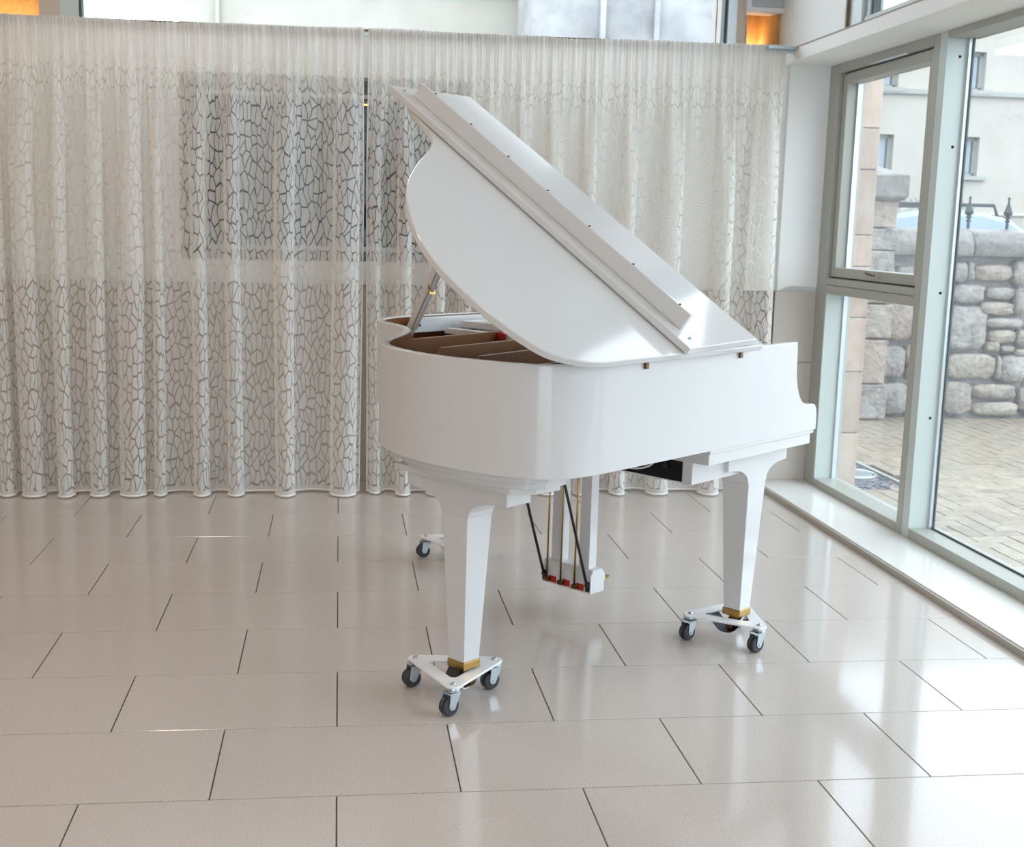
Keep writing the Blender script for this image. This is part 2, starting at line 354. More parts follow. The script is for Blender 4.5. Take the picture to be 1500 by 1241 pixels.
# plaster fairing from the wall down to the top of the stone (soft sloping edge)
bm = bmesh.new(); prism(bm, [(2.285, 1.046), (2.36, 1.075), (2.5, 1.07), (2.5, 1.2), (2.285, 1.2)], lambda p, k: (p[0], (6.085, 6.13)[k], p[1])); 
S('plaster_facing', bm, M_plaster, pier)
bm = bmesh.new(); prism(bm, [(2.285, 1.2), (2.5, 1.2), (2.5, 2.2), (2.285, 2.2)], lambda p, k: (p[0], (6.085, 6.13)[k], p[1])); S('plaster_facing', bm, M_plaster, pier)

# curtain rail along the wall head
tr = S('trim_1', box(-2.6, 2.27, 5.952, 5.990, 2.256, 2.267), M_timber)
S('rail_track', box(-2.6, 2.26, 5.955, 5.985, 2.238, 2.256), M_alu, tr)
S('rail_bracket', box(2.10, 2.268, 5.905, 5.94, 2.248, 2.2615), M_zinc, tr)
for x in (-2.2, -1.2, -.2, .8, 1.8): S('rail_arm', box(x, x+.02, 5.99, 6.25, 2.245, 2.257), M_alu, tr)

# ledge beam above the right-hand windows
beam = S('trim_2', box(2.25, 2.62, RY0, 6.25, 2.195, 2.262), M_plaster, bevel=.004)
S('ledge_line', box(2.246, 2.252, RY0, 6.25, 2.2595, 2.2645), M_wains2, beam)

# clerestory wall above the ledge, right side
cw = bmesh.new(); bx(cw, 2.29, 2.42, 5.44, 6.3, 2.262, 3.6); bx(cw, 2.29, 2.42, 3.2, 5.44, 3.45, 3.6); bx(cw, 2.29, 2.42, RY0, 3.2, 2.262, 3.6)
wall_cr = S('wall_right_upper', cw, M_plaster)
S('trim_strip', box(2.285, 2.30, 5.425, 5.44, 2.262, 3.6), M_timber, wall_cr)
w2 = empty('window_2', (2.3, 0, 2.262)); tag(w2, kind='structure')
def wpart(name, x0, x1, y0, y1, z0, z1, m, par, bev=0):
    lo = par.location
    return obj(name, box(x0-lo.x, x1-lo.x, y0-lo.y, y1-lo.y, z0-lo.z, z1-lo.z), m, par, bevel=bev)
wpart('post', 2.30, 2.40, 5.30, 5.424, 2.262, 3.45, M_framel, w2)
wpart('post', 2.32, 2.38, 5.26, 5.295, 2.262, 3.45, M_alu, w2); wpart('gasket', 2.33, 2.37, 5.235, 5.26, 2.262, 3.45, M_framed, w2)
for y in (3.2,): wpart('post', 2.30, 2.40, y, y+.08, 2.262, 3.45, M_frame, w2)
wpart('bottom_rail', 2.30, 2.40, 3.2, 5.26, 2.262, 2.30, M_frame, w2)
wpart('pane', 2.345, 2.351, 3.2, 5.24, 2.30, 3.45, M_glass2, w2)

# clerestory at the back
w3 = empty('window_3', (0, 6.3, 2.30)); tag(w3, kind='structure')
wpart('post', -1.36, -1.275, 6.26, 6.36, 2.30, 3.5, M_framel, w3); wpart('gasket', -1.275, -1.262, 6.28, 6.34, 2.30, 3.5, M_framed, w3)
wpart('post', 2.00, 2.045, 6.26, 6.36, 2.30, 3.5, M_alu, w3); wpart('gasket', 1.985, 2.00, 6.28, 6.34, 2.30, 3.5, M_framed, w3)
wpart('bottom_rail', -1.27, 2.0, 6.26, 6.36, 2.28, 2.31, M_framel, w3)
wpart('pane', -1.27, 1.99, 6.30, 6.306, 2.31, 3.5, M_glass2, w3)
# upper back wall, niches either side of the glazing, lined with warm-lit cork
ub = bmesh.new()
bx(ub, 2.045, 2.09, 6.26, 6.62, 2.28, 3.6); bx(ub, 2.045, 2.285, 6.60, 6.70, 2.28, 3.6); bx(ub, 2.09, 2.285, 6.26, 6.62, 2.27, 2.30)
bx(ub, -1.46, -1.36, 6.26, 6.40, 2.28, 3.6); bx(ub, RX0, -1.46, 6.60, 6.70, 2.28, 3.6); bx(ub, RX0, -1.46, 6.26, 6.62, 2.27, 2.30); bx(ub, -1.46, 2.09, 6.26, 6.36, 3.5, 3.6)
wall_bu = S('wall_back_upper', ub, M_warmwall)
S('cork_panel', box(2.15, 2.285, 6.56, 6.60, 2.30, 3.6), M_orange, wall_bu); S('cork_panel', box(2.262, 2.284, 6.27, 6.56, 2.30, 3.6), M_orange, wall_bu)
S('cork_panel', box(RX0, -1.46, 6.54, 6.60, 2.30, 3.6), M_orange, wall_bu)
S('white_edge', box(2.140, 2.15, 6.40, 6.60, 2.30, 3.6), M_white2, wall_bu)
for nm, loc, sz, pw in (('niche_lamp', (2.19, 6.50, 2.31), (.16, .05), .5), ('niche_lamp', (-2.4, 6.46, 2.31), (1.8, .06), 3.0)):
    fx = empty(nm, loc); tag(fx, 'slim warm uplight lying in the %s cork-lined recess above the wall' % ('right' if loc[0] > 0 else 'left'), 'lamp')
    obj('housing', box(-sz[0]/2, sz[0]/2, -sz[1]/2, sz[1]/2, -.008, 0), M_alu, fx)
    ld = bpy.data.lights.new('strip', 'AREA'); ld.shape = 'RECTANGLE'; ld.size = sz[0]; ld.size_y = sz[1]; ld.energy = pw; ld.color = (1, .76, .46)
    lo = bpy.data.objects.new('light_strip', ld); C.objects.link(lo); lo.parent = fx; lo.location = (0, 0, .004); lo.rotation_euler = (PI, 0, 0)

# rest of the room
S('ceiling', box(RX0-.1, 2.62, RY0-.1, 6.7, 3.6, 3.7), M_ceil)
S('wall_left', box(RX0-.1, RX0, RY0-.1, 6.7, 0, 3.6), M_warmwall)
wf = bmesh.new()
for a in ((RX0, -1.6, 0, 3.6), (2.3, 2.62, 0, 3.6), (-1.6, 2.3, 3.0, 3.6)): bx(wf, a[0], a[1], RY0-.1, RY0, a[2], a[3])
S('wall_front', wf, M_warmwall)
w5 = empty('window_5', (-1, RY0-.05, 0)); tag(w5, kind='structure')
for x in (-1.6, -.3, 1.0, 2.24): wpart('post', x, x+.06, RY0-.09, RY0-.02, 0, 3.0, M_frame, w5)
wpart('pane', -1.6, 2.3, RY0-.06, RY0-.055, 0, 3.0, M_glass2, w5)
# ---- window 4 : the big glazed screen on the right
XF = 2.50
w4 = empty('window_4', (XF, 5, .03)); tag(w4, kind='structure')
ZF0, ZF1 = .03, 2.195
P4 = lambda n, *a, **k: wpart(n, *a, w4, **k)
P4('outer_frame', XF, XF+.14, 5.965, 6.09, ZF0, ZF1, M_frame, bev=.002)                 # far jamb
P4('outer_frame', XF, XF+.14, 4.998, 5.965, ZF1-.045, ZF1, M_frame, bev=.002)            # head
P4('outer_frame', XF, XF+.14, 5.0, 5.965, ZF0, ZF0+.040, M_frame, bev=.002)              # bottom rail
P4('mullion', XF, XF+.14, 4.945, 4.998, ZF0, ZF1, M_frame, bev=.0015)
P4('mullion', XF, XF+.12, 4.882, 4.943, ZF0, ZF1, M_framel, bev=.0015)
P4('lit_reveal', XF+.003, XF+.096, 5.956, 5.966, ZF0+.04, 1.045, M_framel)  # thin paler sheet: light on the jamb face put into its colour
P4('transom', XF, XF+.14, 4.998, 5.965, 1.045, 1.125, M_frame, bev=.002)
P4('transom_groove', XF-.001, XF+.01, 4.999, 5.964, 1.088, 1.091, M_framed)
P4('glazing_bead', XF+.095, XF+.115, 5.945, 5.965, ZF0+.04, 1.045, M_alu)
P4('glazing_bead', XF+.095, XF+.115, 4.998, 5.012, ZF0+.04, 1.045, M_framel)
P4('pane', XF+.104, XF+.110, 5.0, 5.965, ZF0+.03, 1.05, M_glass)
# opening sash
sa = bmesh.new(); lo = w4.location
def sbx(bm, x0, x1, y0, y1, z0, z1): bx(bm, x0-lo.x, x1-lo.x, y0-lo.y, y1-lo.y, z0-lo.z, z1-lo.z)
for a in ((5.905, 5.955, 1.132, 2.143), (5.005, 5.055, 1.132, 2.143), (5.055, 5.905, 1.132, 1.18), (5.055, 5.905, 2.095, 2.143)): sbx(sa, XF+.018, XF+.10, *a)
sash = obj('sash', sa, M_frame, w4, bevel=.002)
obj('pane', (lambda b: (sbx(b, XF+.080, XF+.086, 5.05, 5.91, 1.175, 2.10), b)[1])(bmesh.new()), M_glass, sash)
gb = bmesh.new()
for a in ((5.893, 5.905, 1.18, 2.095), (5.055, 5.067, 1.18, 2.095)): sbx(gb, XF+.070, XF+.094, *a)
obj('glazing_bead', gb, M_alu, sash)
hb = bmesh.new(); sbx(hb, XF+.004, XF+.02, 5.395, 5.435, 1.148, 1.172)
h = obj('handle', hb, M_frame, sash, bevel=.003)
hb = bmesh.new(); tube(hb, [(0+.004, .415, 1.13), (-.012, .418, 1.133), (-.016, .44, 1.136), (-.013, .475, 1.139)], .005, 8); obj('lever', hb, M_darkbrass, sash)
P4('seal_gap', XF+.030, XF+.05, 5.0, 5.965, 1.125, 1.133, M_framed); P4('seal_gap', XF+.030, XF+.05, 5.0, 5.965, 2.142, 2.151, M_framed)
P4('trickle_vent', XF-.006, XF+.01, 5.24, 5.58, 2.146, 2.156, M_alu, bev=.002)
# big fixed lights towards the camera
S('wall_right', box(XF, XF+.12, RY0, 1.5, .0, 2.195), M_plaster)
P4('bottom_rail', XF, XF+.14, 1.5, 4.882, ZF0, ZF0+.045, M_frame, bev=.002)
P4('head_rail', XF, XF+.14, 1.5, 4.882, ZF1-.03, ZF1, M_frame, bev=.002)
P4('glazing_bead', XF+.090, XF+.104, 4.868, 4.882, ZF0+.045, ZF1-.03, M_alu); P4('gasket', XF+.104, XF+.112, 4.862, 4.882, ZF0+.045, ZF1-.03, M_framed)
P4('gasket', XF+.098, XF+.106, 2.9, 4.868, ZF0+.045, ZF0+.052, M_framed)
P4('pane', XF+.106, XF+.112, 1.5, 4.87, ZF0+.04, ZF1-.025, M_glass)
for y in (2.84, 1.5): P4('mullion', XF, XF+.14, y, y+.06, ZF0, ZF1, M_frame)
for z in (2.092, 1.724, 1.111, .568):
    sb = bmesh.new(); lathe(sb, [(.0, -.0035), (.005, -.003), (.0065, 0)], (XF+.06-lo.x, 4.882-lo.y, z-lo.z), 12, 'y'); obj('screw', sb, M_screw, w4, smooth=True)

# ================================================================== CURTAINS
def curtain(name, label, xs0, xs1, lobes):
    """lobes: (x centre, width, depth)"""
    Y0 = 5.965
    pts = [(xs0, Y0-.02)]
    lobes = sorted(lobes); prev = xs0
    for i, (xc, wd, dp) in enumerate(lobes):
        if i: pts.append(((lobes[i-1][0]+lobes[i-1][1]/2+xc-wd/2)/2, Y0+.012*math.sin(i*2.3)))
        pts += [(xc-wd*.42, Y0-.022), (xc-wd*.52, Y0-dp*.62), (xc-wd*.24, Y0-dp*.97), (xc+wd*.20, Y0-dp), (xc+wd*.50, Y0-dp*.66), (xc+wd*.44, Y0-.025)]
    pts.append((xs1, Y0-.02))
    cur = catmull(pts, 7)
    # resample by arc length
    L = [0]
    for a, b in zip(cur, cur[1:]): L.append(L[-1]+math.hypot(b[0]-a[0], b[1]-a[1]))
    n = int(L[-1]/.0075); bot = []; k = 0
    for i in range(n+1):
        s = L[-1]*i/n
        while k < len(L)-2 and L[k+1] < s: k += 1
        t = (s-L[k])/max(1e-9, L[k+1]-L[k]); bot.append((cur[k][0]+(cur[k+1][0]-cur[k][0])*t, cur[k][1]+(cur[k+1][1]-cur[k][1])*t))
    # monotone header positions: blur of x
    bxs = [p[0] for p in bot]; Wd = 9
    top = []
    for i in range(n+1):
        a, b = max(0, i-Wd), min(n, i+Wd); m_ = min(i-a, b-i)
        top.append(sum(bxs[i-m_:i+m_+1])/(2*m_+1))
    nz = 64; H = 2.266
    verts = []; uvs = []
    rnd = random.Random(int(xs0*100)); ph = [rnd.random()*6.28 for _ in range(6)]
    for j in range(nz+1):
        z = .008 + (H-.008)*j/nz; q = j/nz
        wgt = min(1, max(0, (H-z-.03)/.75)); wgt = wgt*wgt*(3-2*wgt)
        amp = .80+.25*(1-q); pl = max(0, 1-(H-z)/.16); mid = max(0, 1-abs(H-.30-z)/.5)
        for i in range(n+1):
            s = L[-1]*i/n
            x = top[i]*(1-wgt)+bot[i][0]*wgt + .006*math.sin(1.7*z+s*3+ph[0])*(1-pl)*wgt
            y = Y0-.025 + (bot[i][1]-(Y0-.025))*wgt*amp*1.12
            y += .008*math.sin(s*2*PI/.036)*(.25+.75*pl)*(1-wgt) + .010*mid*math.sin(s*2*PI/.105+ph[1]+1.2*math.sin(s*3+ph[2]))
            y += .0015*wgt*math.sin(s*23+z*1.3+ph[3])
            zz = z
            if j == 0: zz = .008 + .002*math.sin(s*9)
            verts.append((x, y, zz)); uvs.append((s, z))
    if True:
        for i in range(n+1):          # scalloped top edge
            s = L[-1]*i/n; v = verts[nz*(n+1)+i]; verts[nz*(n+1)+i] = (v[0], v[1]-.004, v[2]+.004*math.sin(s*1.9+ph[4])+.003*math.sin(s*5.1)+.002*math.sin(s*2*PI/.04))
    faces = [(j*(n+1)+i, j*(n+1)+i+1, (j+1)*(n+1)+i+1, (j+1)*(n+1)+i) for j in range(nz) for i in range(n)]
    me = bpy.data.meshes.new(name); me.from_pydata(verts, [], faces); ul = me.uv_layers.new(name='UVMap')
    for p in me.polygons:
        for li in p.loop_indices: ul.data[li].uv = uvs[me.loops[li].vertex_index]
    me.polygons.foreach_set('use_smooth', [True]*len(me.polygons)); me.materials.append(M_lace)
    e = empty(name, ((xs0+xs1)/2, 5.95, 0)); tag(e, label, 'curtain', 'lace curtains on the back wall rail')
    o = link('lace_panel', me, e); o.matrix_parent_inverse = Matrix.Translation(-e.location)
    # rolled hem
    hv = bmesh.new(); tube(hv, [(v[0], v[1], .011) for v in verts[:n+1:2]], .0055, 6)
    h = obj('hem', hv, mat('white_hem', (236, 234, 230), rough=.9), e, smooth=True); h.matrix_parent_inverse = Matrix.Translation(-e.location)
    hv = bmesh.new(); tube(hv, [verts[j*(n+1)+(n if xs0 < 0 else 0)] for j in range(nz+1)], .003, 6)
    h = obj('side_hem', hv, mat('white_hem', (236, 234, 230), rough=.9), e, smooth=True); h.matrix_parent_inverse = Matrix.Translation(-e.location)
    return e
curtain('lace_curtain', 'long white crackle-pattern lace curtain left of the narrow dark gap in the curtains', -2.55, .109,
        [(-2.42, .07, .10), (-2.27, .06, .09), (-2.1, .08, .1), (-1.93, .07, .1), (-1.76, .08, .09), (-1.60, .07, .10), (-1.475, .11, .11), (-1.315, .075, .12), (-1.155, .085, .11), (-.995, .12, .11), (-.87, .055, .10), (-.674, .075, .11),
         (-.508, .075, .11), (-.261, .095, .12), (.028, .125, .12)])
curtain('lace_curtain', 'white lace curtain right of the dark gap, hanging behind the piano to the stone pier', .136, 2.205,
        [(.178, .05, .07), (.321, .07, .11), (.484, .075, .11), (.62, .06, .10), (.735, .06, .11), (.888, .065, .11), (1.051, .08, .11), (1.225, .07, .12), (1.425, .075, .11), (1.641, .11, .11), (1.908, .10, .12), (2.14, .10, .11)])

# ================================================================== PIANO
TH = math.radians(39); PO = (1.34783691, 3.57918236, 0)
piano = empty('grand_piano', PO, TH)
tag(piano, 'white lacquered baby grand piano with its lid raised, standing on three wheeled dollies', 'piano')
ZR, ZB = 1.010, .712
outer_t = [(-.80, 0), (-.893, .005), (-.976, .026), (-1.038, .082), (-1.077, .19), (-1.100, .347), (-1.092, .48), (-1.062, .60), (-1.005, .712), (-.92, .80), (-.80, .885), (-.67, .985), (-.585, 1.09), (-.535, 1.20), (-.50, 1.30), (-.43, 1.385), (-.31, 1.44), (-.15, 1.452), (0, 1.452)]
outer = [(.14, 0), (-.35, 0)] + catmull(outer_t, 6) + [(.14, 1.452)]
def offset(pts, d, closed=False):
    out = []; n = len(pts)
    for i, p in enumerate(pts):
        a = pts[i-1] if i or closed else p; b = pts[(i+1) % n] if i < n-1 or closed else p
        dx, dy = b[0]-a[0], b[1]-a[1]; l = math.hypot(dx, dy) or 1
        out.append((p[0]+dy/l*d, p[1]-dx/l*d))
    return out
RT = .024
inner = offset(outer, RT)     # the curve runs -s, so its right-hand normal points inward
bm = bmesh.new()
# rim strip
def strip(bm, A, B, z0, z1):
    rows = []
    for a, b in zip(A, B): rows.append([bm.verts.new((a[0], a[1], z0)), bm.verts.new((a[0], a[1], z1)), bm.verts.new((b[0], b[1], z1)), bm.verts.new((b[0], b[1], z0))])
    for r0, r1 in zip(rows, rows[1:]):
        for k in range(4): bm.faces.new((r0[k], r0[(k+1) % 4], r1[(k+1) % 4], r1[k]))
    bm.faces.new(rows[0][::-1]); bm.faces.new(rows[-1])
strip(bm, outer, inner, ZB, ZR)
rim = obj('rim', bm, M_white, piano, auto=40)
def wbevel(o, test, w):
    me = o.data; at = me.attributes.new('bevel_weight_edge', 'FLOAT', 'EDGE')
    for e in me.edges:
        a, b = (me.vertices[i].co for i in e.vertices); at.data[e.index].value = 1.0 if test(a, b) else 0.0
    m = o.modifiers.new('bevel', 'BEVEL'); m.width = w; m.segments = 2; m.limit_method = 'WEIGHT'
wbevel(rim, lambda a, b: a.z > ZR-.001 and b.z > ZR-.001 and (a-b).length > .0 and not (a.x > .139 and b.x > .139) and abs((a-b).length-RT) > 1e-4, .003)
# brown veneer inside the rim
bm = bmesh.new(); strip(bm, offset(outer, RT+.0005)[2:], offset(outer, RT+.006)[2:], .80, ZR-.004); obj('inner_veneer', bm, M_innerwood, rim, auto=40)
cheek_prof = [(.1395, ZB), (.1395, ZR), (.146, .985), (.1475, .947), (.1495, .902), (.160, .862), (.172, .838), (.186, .820), (.205, .806), (.234, .7995), (.262, .7995), (.280, .796), (.291, .783), (.2955, .759), (.2945, .715), (.294, ZB)]
for t0, t1 in ((0, .045), (1.407, 1.452)):
    bm = bmesh.new(); prism(bm, cheek_prof, lambda p, k: (p[0], (t0, t1)[k], p[1])); ck = obj('cheek', bm, M_white, piano); wbevel(ck, lambda a, b: max(a.x, b.x) > .142 and max(a.z, b.z) > ZB+.001 and abs(a.y-b.y) < 1e-4, .003)
# bottom boards and mouldings
kb = bmesh.new(); bx(kb, -.322, .288, .004, 1.448, .699, ZB); obj('keybed_moulding', kb, M_white, piano, bevel=.002)
kb = bmesh.new(); bx(kb, -.318, .278, .010, 1.442, .664, .698); obj('keybed', kb, M_white, piano, bevel=.0015)
obj('bottom_board', slab(offset(outer, .026)[2:-1], .713, .720), M_white2, piano)
# steps under the tail, over the tail leg
for z0, z1, q in ((.6905, .7125, [(-.86, .085), (-.96, .083), (-1.015, .115), (-1.05, .19), (-1.075, .34), (-1.066, .49), (-1.035, .61), (-.98, .70), (-.86, .74)]),
                  (.668, .690, [(-.86, .105), (-.945, .104), (-.995, .135), (-1.027, .205), (-1.050, .34), (-1.042, .48), (-1.010, .59), (-.955, .665), (-.86, .69)]),
                  (.6495, .6675, [(-.86, .125), (-.955, .128), (-1.0, .165), (-1.015, .22), (-1.018, .59), (-.99, .625), (-.86, .63)])):
    c_ = [q[0]] + catmull(q[1:-1], 5) + [q[-1]]
    obj('tail_step', slab(c_, z0, z1), M_white, piano, bevel=.0015)
# main lid (hinge axis at t=0, z=1.02, raised 32 degrees)
AL = math.radians(32); ca, sa_ = math.cos(AL), math.sin(AL)
def lid(s, r, off): return (s, r*ca - off*sa_, 1.02 + r*sa_ + off*ca)
lo_pts = [(-.128, -.034), (-.40, -.034), (-.74, -.034)] + catmull([(-.80, -.034), (-.912, -.033), (-.985, -.016), (-1.062, .026), (-1.107, .114), (-1.133, .229), (-1.139, .371), (-1.125, .46), (-1.098, .547), (-1.055, .64), (-.992, .74), (-.90, .85), (-.787, .951), (-.69, 1.025), (-.615, 1.09), (-.575, 1.15), (-.555, 1.24), (-.53, 1.33), (-.46, 1.40), (-.33, 1.43), (-.2, 1.432)], 5) + [(-.128, 1.432)]
bm = bmesh.new(); prism(bm, lo_pts, lambda p, k: lid(p[0], p[1], (0, .020)[k]))
lid_o = obj('lid', bm, M_white, piano, auto=40, bevel=.003)
# folded-back front flap with its lip
bm = bmesh.new(); fb = bmesh.new(); FL, FR = -.548, -.184
prism(fb, [(FL, -.044), (FR, -.030), (FR, 1.420), (FL-.008, 1.432)], lambda p, k: lid(p[0], p[1], (.0225, .0445)[k]))
flap = obj('front_flap', fb, M_white, piano, bevel=.003)
bm = bmesh.new(); prism(bm, [(0, .0445), (.009, .096), (.022, .096), (.018, .0445)], lambda p, k: lid(-.500+p[0], (.040, 1.365)[k], p[1]))
lip = obj('flap_lip', bm, M_white, flap, bevel=.003)
for r in (.09, .29, .49, .69, .89, 1.09, 1.29):
    bm = bmesh.new(); 
    c = Vector(lid(-.484, r, .0965)); bmesh.ops.create_uvsphere(bm, u_segments=8, v_segments=5, radius=.0045, matrix=Matrix.Translation(c) @ Matrix.Diagonal((1, 1, .6, 1))); obj('screw', bm, M_screw, flap, smooth=True)
for s, r in ((-.50, .0), (-.515, 1.40)):
    bm = bmesh.new(); c = Vector(lid(s, r, .0455)); bmesh.ops.create_uvsphere(bm, u_segments=10, v_segments=6, radius=.006, matrix=Matrix.Translation(c) @ Matrix.Diagonal((1, 1, .5, 1))); obj('stud', bm, M_zinc, flap, smooth=True)
# brass hinge knuckles on the side
for s in (-.670, -.200):
    bm = bmesh.new(); bx(bm, s-.006, s+.006, -.009, .004, .982, 1.006); tube(bm, [(s-.007, -.008, 1.004), (s+.007, -.008, 1.004)], .005, 10); obj('lid_hinge', bm, M_darkbrass, piano)
# prop stick
A_, B_ = Vector((-.387, 1.270, .955)), Vector(lid(-.452, 1.0, -.002))
d = (B_-A_).normalized(); sd = Vector((0, 0, 1)).cross(d).normalized(); up = d.cross(sd)
def along(bm, A, B, w, h):
    d = (B-A).normalized(); s_ = Vector((.0, .0, 1)).cross(d).normalized(); u = d.cross(s_)
    vs = [bm.verts.new(P+s_*a*w/2+u*b*h/2) for P in (A, B) for a, b in ((-1, -1), (1, -1), (1, 1), (-1, 1))]
    for f in ((3, 2, 1, 0), (4, 5, 6, 7), (0, 1, 5, 4), (1, 2, 6, 5), (2, 3, 7, 6), (3, 0, 4, 7)): bm.faces.new([vs[i] for i in f])
bm = bmesh.new(); along(bm, A_, B_, .022, .030); prop = obj('prop_stick', bm, M_white, piano, bevel=.003)
bm = bmesh.new(); along(bm, A_+d*.05+sd*-.0+up*-.022, A_+d*.33+up*-.022, .014, .010); obj('short_prop', bm, M_white, prop, bevel=.002)
bm = bmesh.new(); along(bm, A_+d*.215+up*-.03, A_+d*.24+up*-.005, .026, .006); obj('catch', bm, M_brass, prop)
# interior
obj('soundboard', slab(offset(outer, .042)[2:-1], .842, .850), M_soundb, piano)
plate_pts = [p for p in offset(outer, .075)[6:-1]]
obj('iron_plate', slab(plate_pts + [(.05, 1.36), (.05, .08)], .868, .876), M_gold, piano)
def strut(t0, s0, s1, h0=.885, t1=None, zt=.955):
    t1 = t0 if t1 is None else t1
    bm = bmesh.new()
    prism(bm, [(s0, .878), (s0+.06, zt), (s1, zt+.004), (s1, .878)], lambda p, k: (p[0], t0+(t1-t0)*(p[0]-s0)/(s1-s0)+(-.006, .006)[k], p[1])); o = obj('plate_strut', bm, M_gold, piano, bevel=.002)
    bm = bmesh.new(); m_ = s0+.16; tm = t0+(t1-t0)*.16/(s1-s0); prism(bm, [(tm, .878), (tm-.010, .878), (tm, zt-.006)], lambda p, k: (m_+(-.004, .004)[k], p[0], p[1])); obj('gusset', bm, M_gold, o)
strut(1.04, -.64, -.02, t1=1.07, zt=.972); strut(.78, -.745, -.02, t1=.84, zt=.972); strut(.585, -.77, -.02, t1=.66, zt=.965); strut(.40, -.86, -.05, t1=.36); strut(.16, -.88, -.05, t1=.14)
bm = bmesh.new()
for i in range(86):
    t = .10+.0145*i; s_end = -.92 + max(0, t-.72)*.95
    if 0 < t < .72: s_end = -.98
    tube(bm, [(s_end+.12, t, .892), (.0, t+.01, .897)], .0011, 4, cap=False)
tag(obj('strings', bm, M_string, piano), kind='stuff')
bm = bmesh.new()
for i in range(60):
    t = .12+.02*i; s0 = -.80 + max(0, t-.6)*.62
    bx(bm, s0, s0+.03, t, t+.008, .892, .912)
tag(obj('bridge_pins', bm, M_zinc, piano), kind='stuff')
obj('pin_block', box(.0, .135, .046, 1.406, .84, .93), M_gold, piano)
bm = bmesh.new()
for i in range(56): bx(bm, -.16, -.10, .16+.021*i, .172+.021*i, .90, .945)
tag(obj('dampers', bm, M_blackm, piano), kind='stuff')
obj('damper_rail', box(-.135, -.105, .12, 1.34, .945, .966), M_white2, piano, bevel=.002)
for t in (1.02, .80, .50): obj('felt_block', box(-.143, -.103, t, t+.055, .940, .969), M_red, piano)
obj('music_desk_shelf', box(-.07, .12, .70, 1.32, .966, .992), M_white, piano, bevel=.003)
obj('music_desk', box(.0, .125, .10, .62, .962, .982), M_white, piano, bevel=.003)
obj('desk_slide', box(-.27, .13, 1.372, 1.392, .950, 1.006), M_white, piano, bevel=.002)
bm = bmesh.new(); lathe(bm, [(.0, -.002), (.005, -.001), (.006, .001)], (-.235, 1.371, .978), 10, 'y'); obj('desk_screw', bm, M_screw, piano)
obj('felt_block', box(-.06, -.02, .62, .68, .966, .999), M_red, piano); obj('desk_catch', box(-.02, .02, .74, .78, .992, 1.018), M_rubpad, piano)
# keyboard (hidden side, built for completeness)
obj('key_slip', box(.262, .288, .045, 1.407, .714, .750), M_white, piano, bevel=.002)
bm = bmesh.new()
for i in range(52): bx(bm, .135, .262, .11+.0237*i, .11+.0237*i+.0228, .728, .758)
tag(obj('white_keys', bm, M_white2, piano), kind='stuff')
bm = bmesh.new()
for i in range(51):
    if i % 7 not in (1, 4): bx(bm, .135, .215, .11+.0237*(i+1)-.005, .11+.0237*(i+1)+.005, .758, .77)
tag(obj('black_keys', bm, M_black, piano), kind='stuff')
obj('key_block', box(.135, .262, .045, .109, .714, .775), M_white, piano, bevel=.002); obj('key_block', box(.135, .262, 1.343, 1.407, .714, .775), M_white, piano, bevel=.002)
bm = bmesh.new(); prism(bm, [(.10, .775), (.118, .99), (.135, .99), (.135, .80), (.125, .775)], lambda p, k: (p[0], (.046, 1.406)[k], p[1])); obj('fallboard', bm, M_white, piano, bevel=.002)
# player box below the keybed
bm = box(-.280, .00, .092, 1.0, .586, .662)
pb = obj('player_box', bm, M_white2, piano, bevel=.002)
obj('connector_panel', box(-.283, -.2785, .128, .80, .591, .654), M_blackm, pb)
bm = bmesh.new(); tube(bm, catmull([(-.286, .215, .66), (-.305, .235, .628), (-.312, .29, .612), (-.306, .35, .618), (-.290, .40, .640)], 6), .0035, 8); obj('cable', bm, M_white2, pb, smooth=True)
bm = bmesh.new(); lathe(bm, [(.010, 0), (.010, -.008), (.004, -.009)], (-.283, .185, .635), 12, 'x'); obj('socket', bm, M_black, pb)

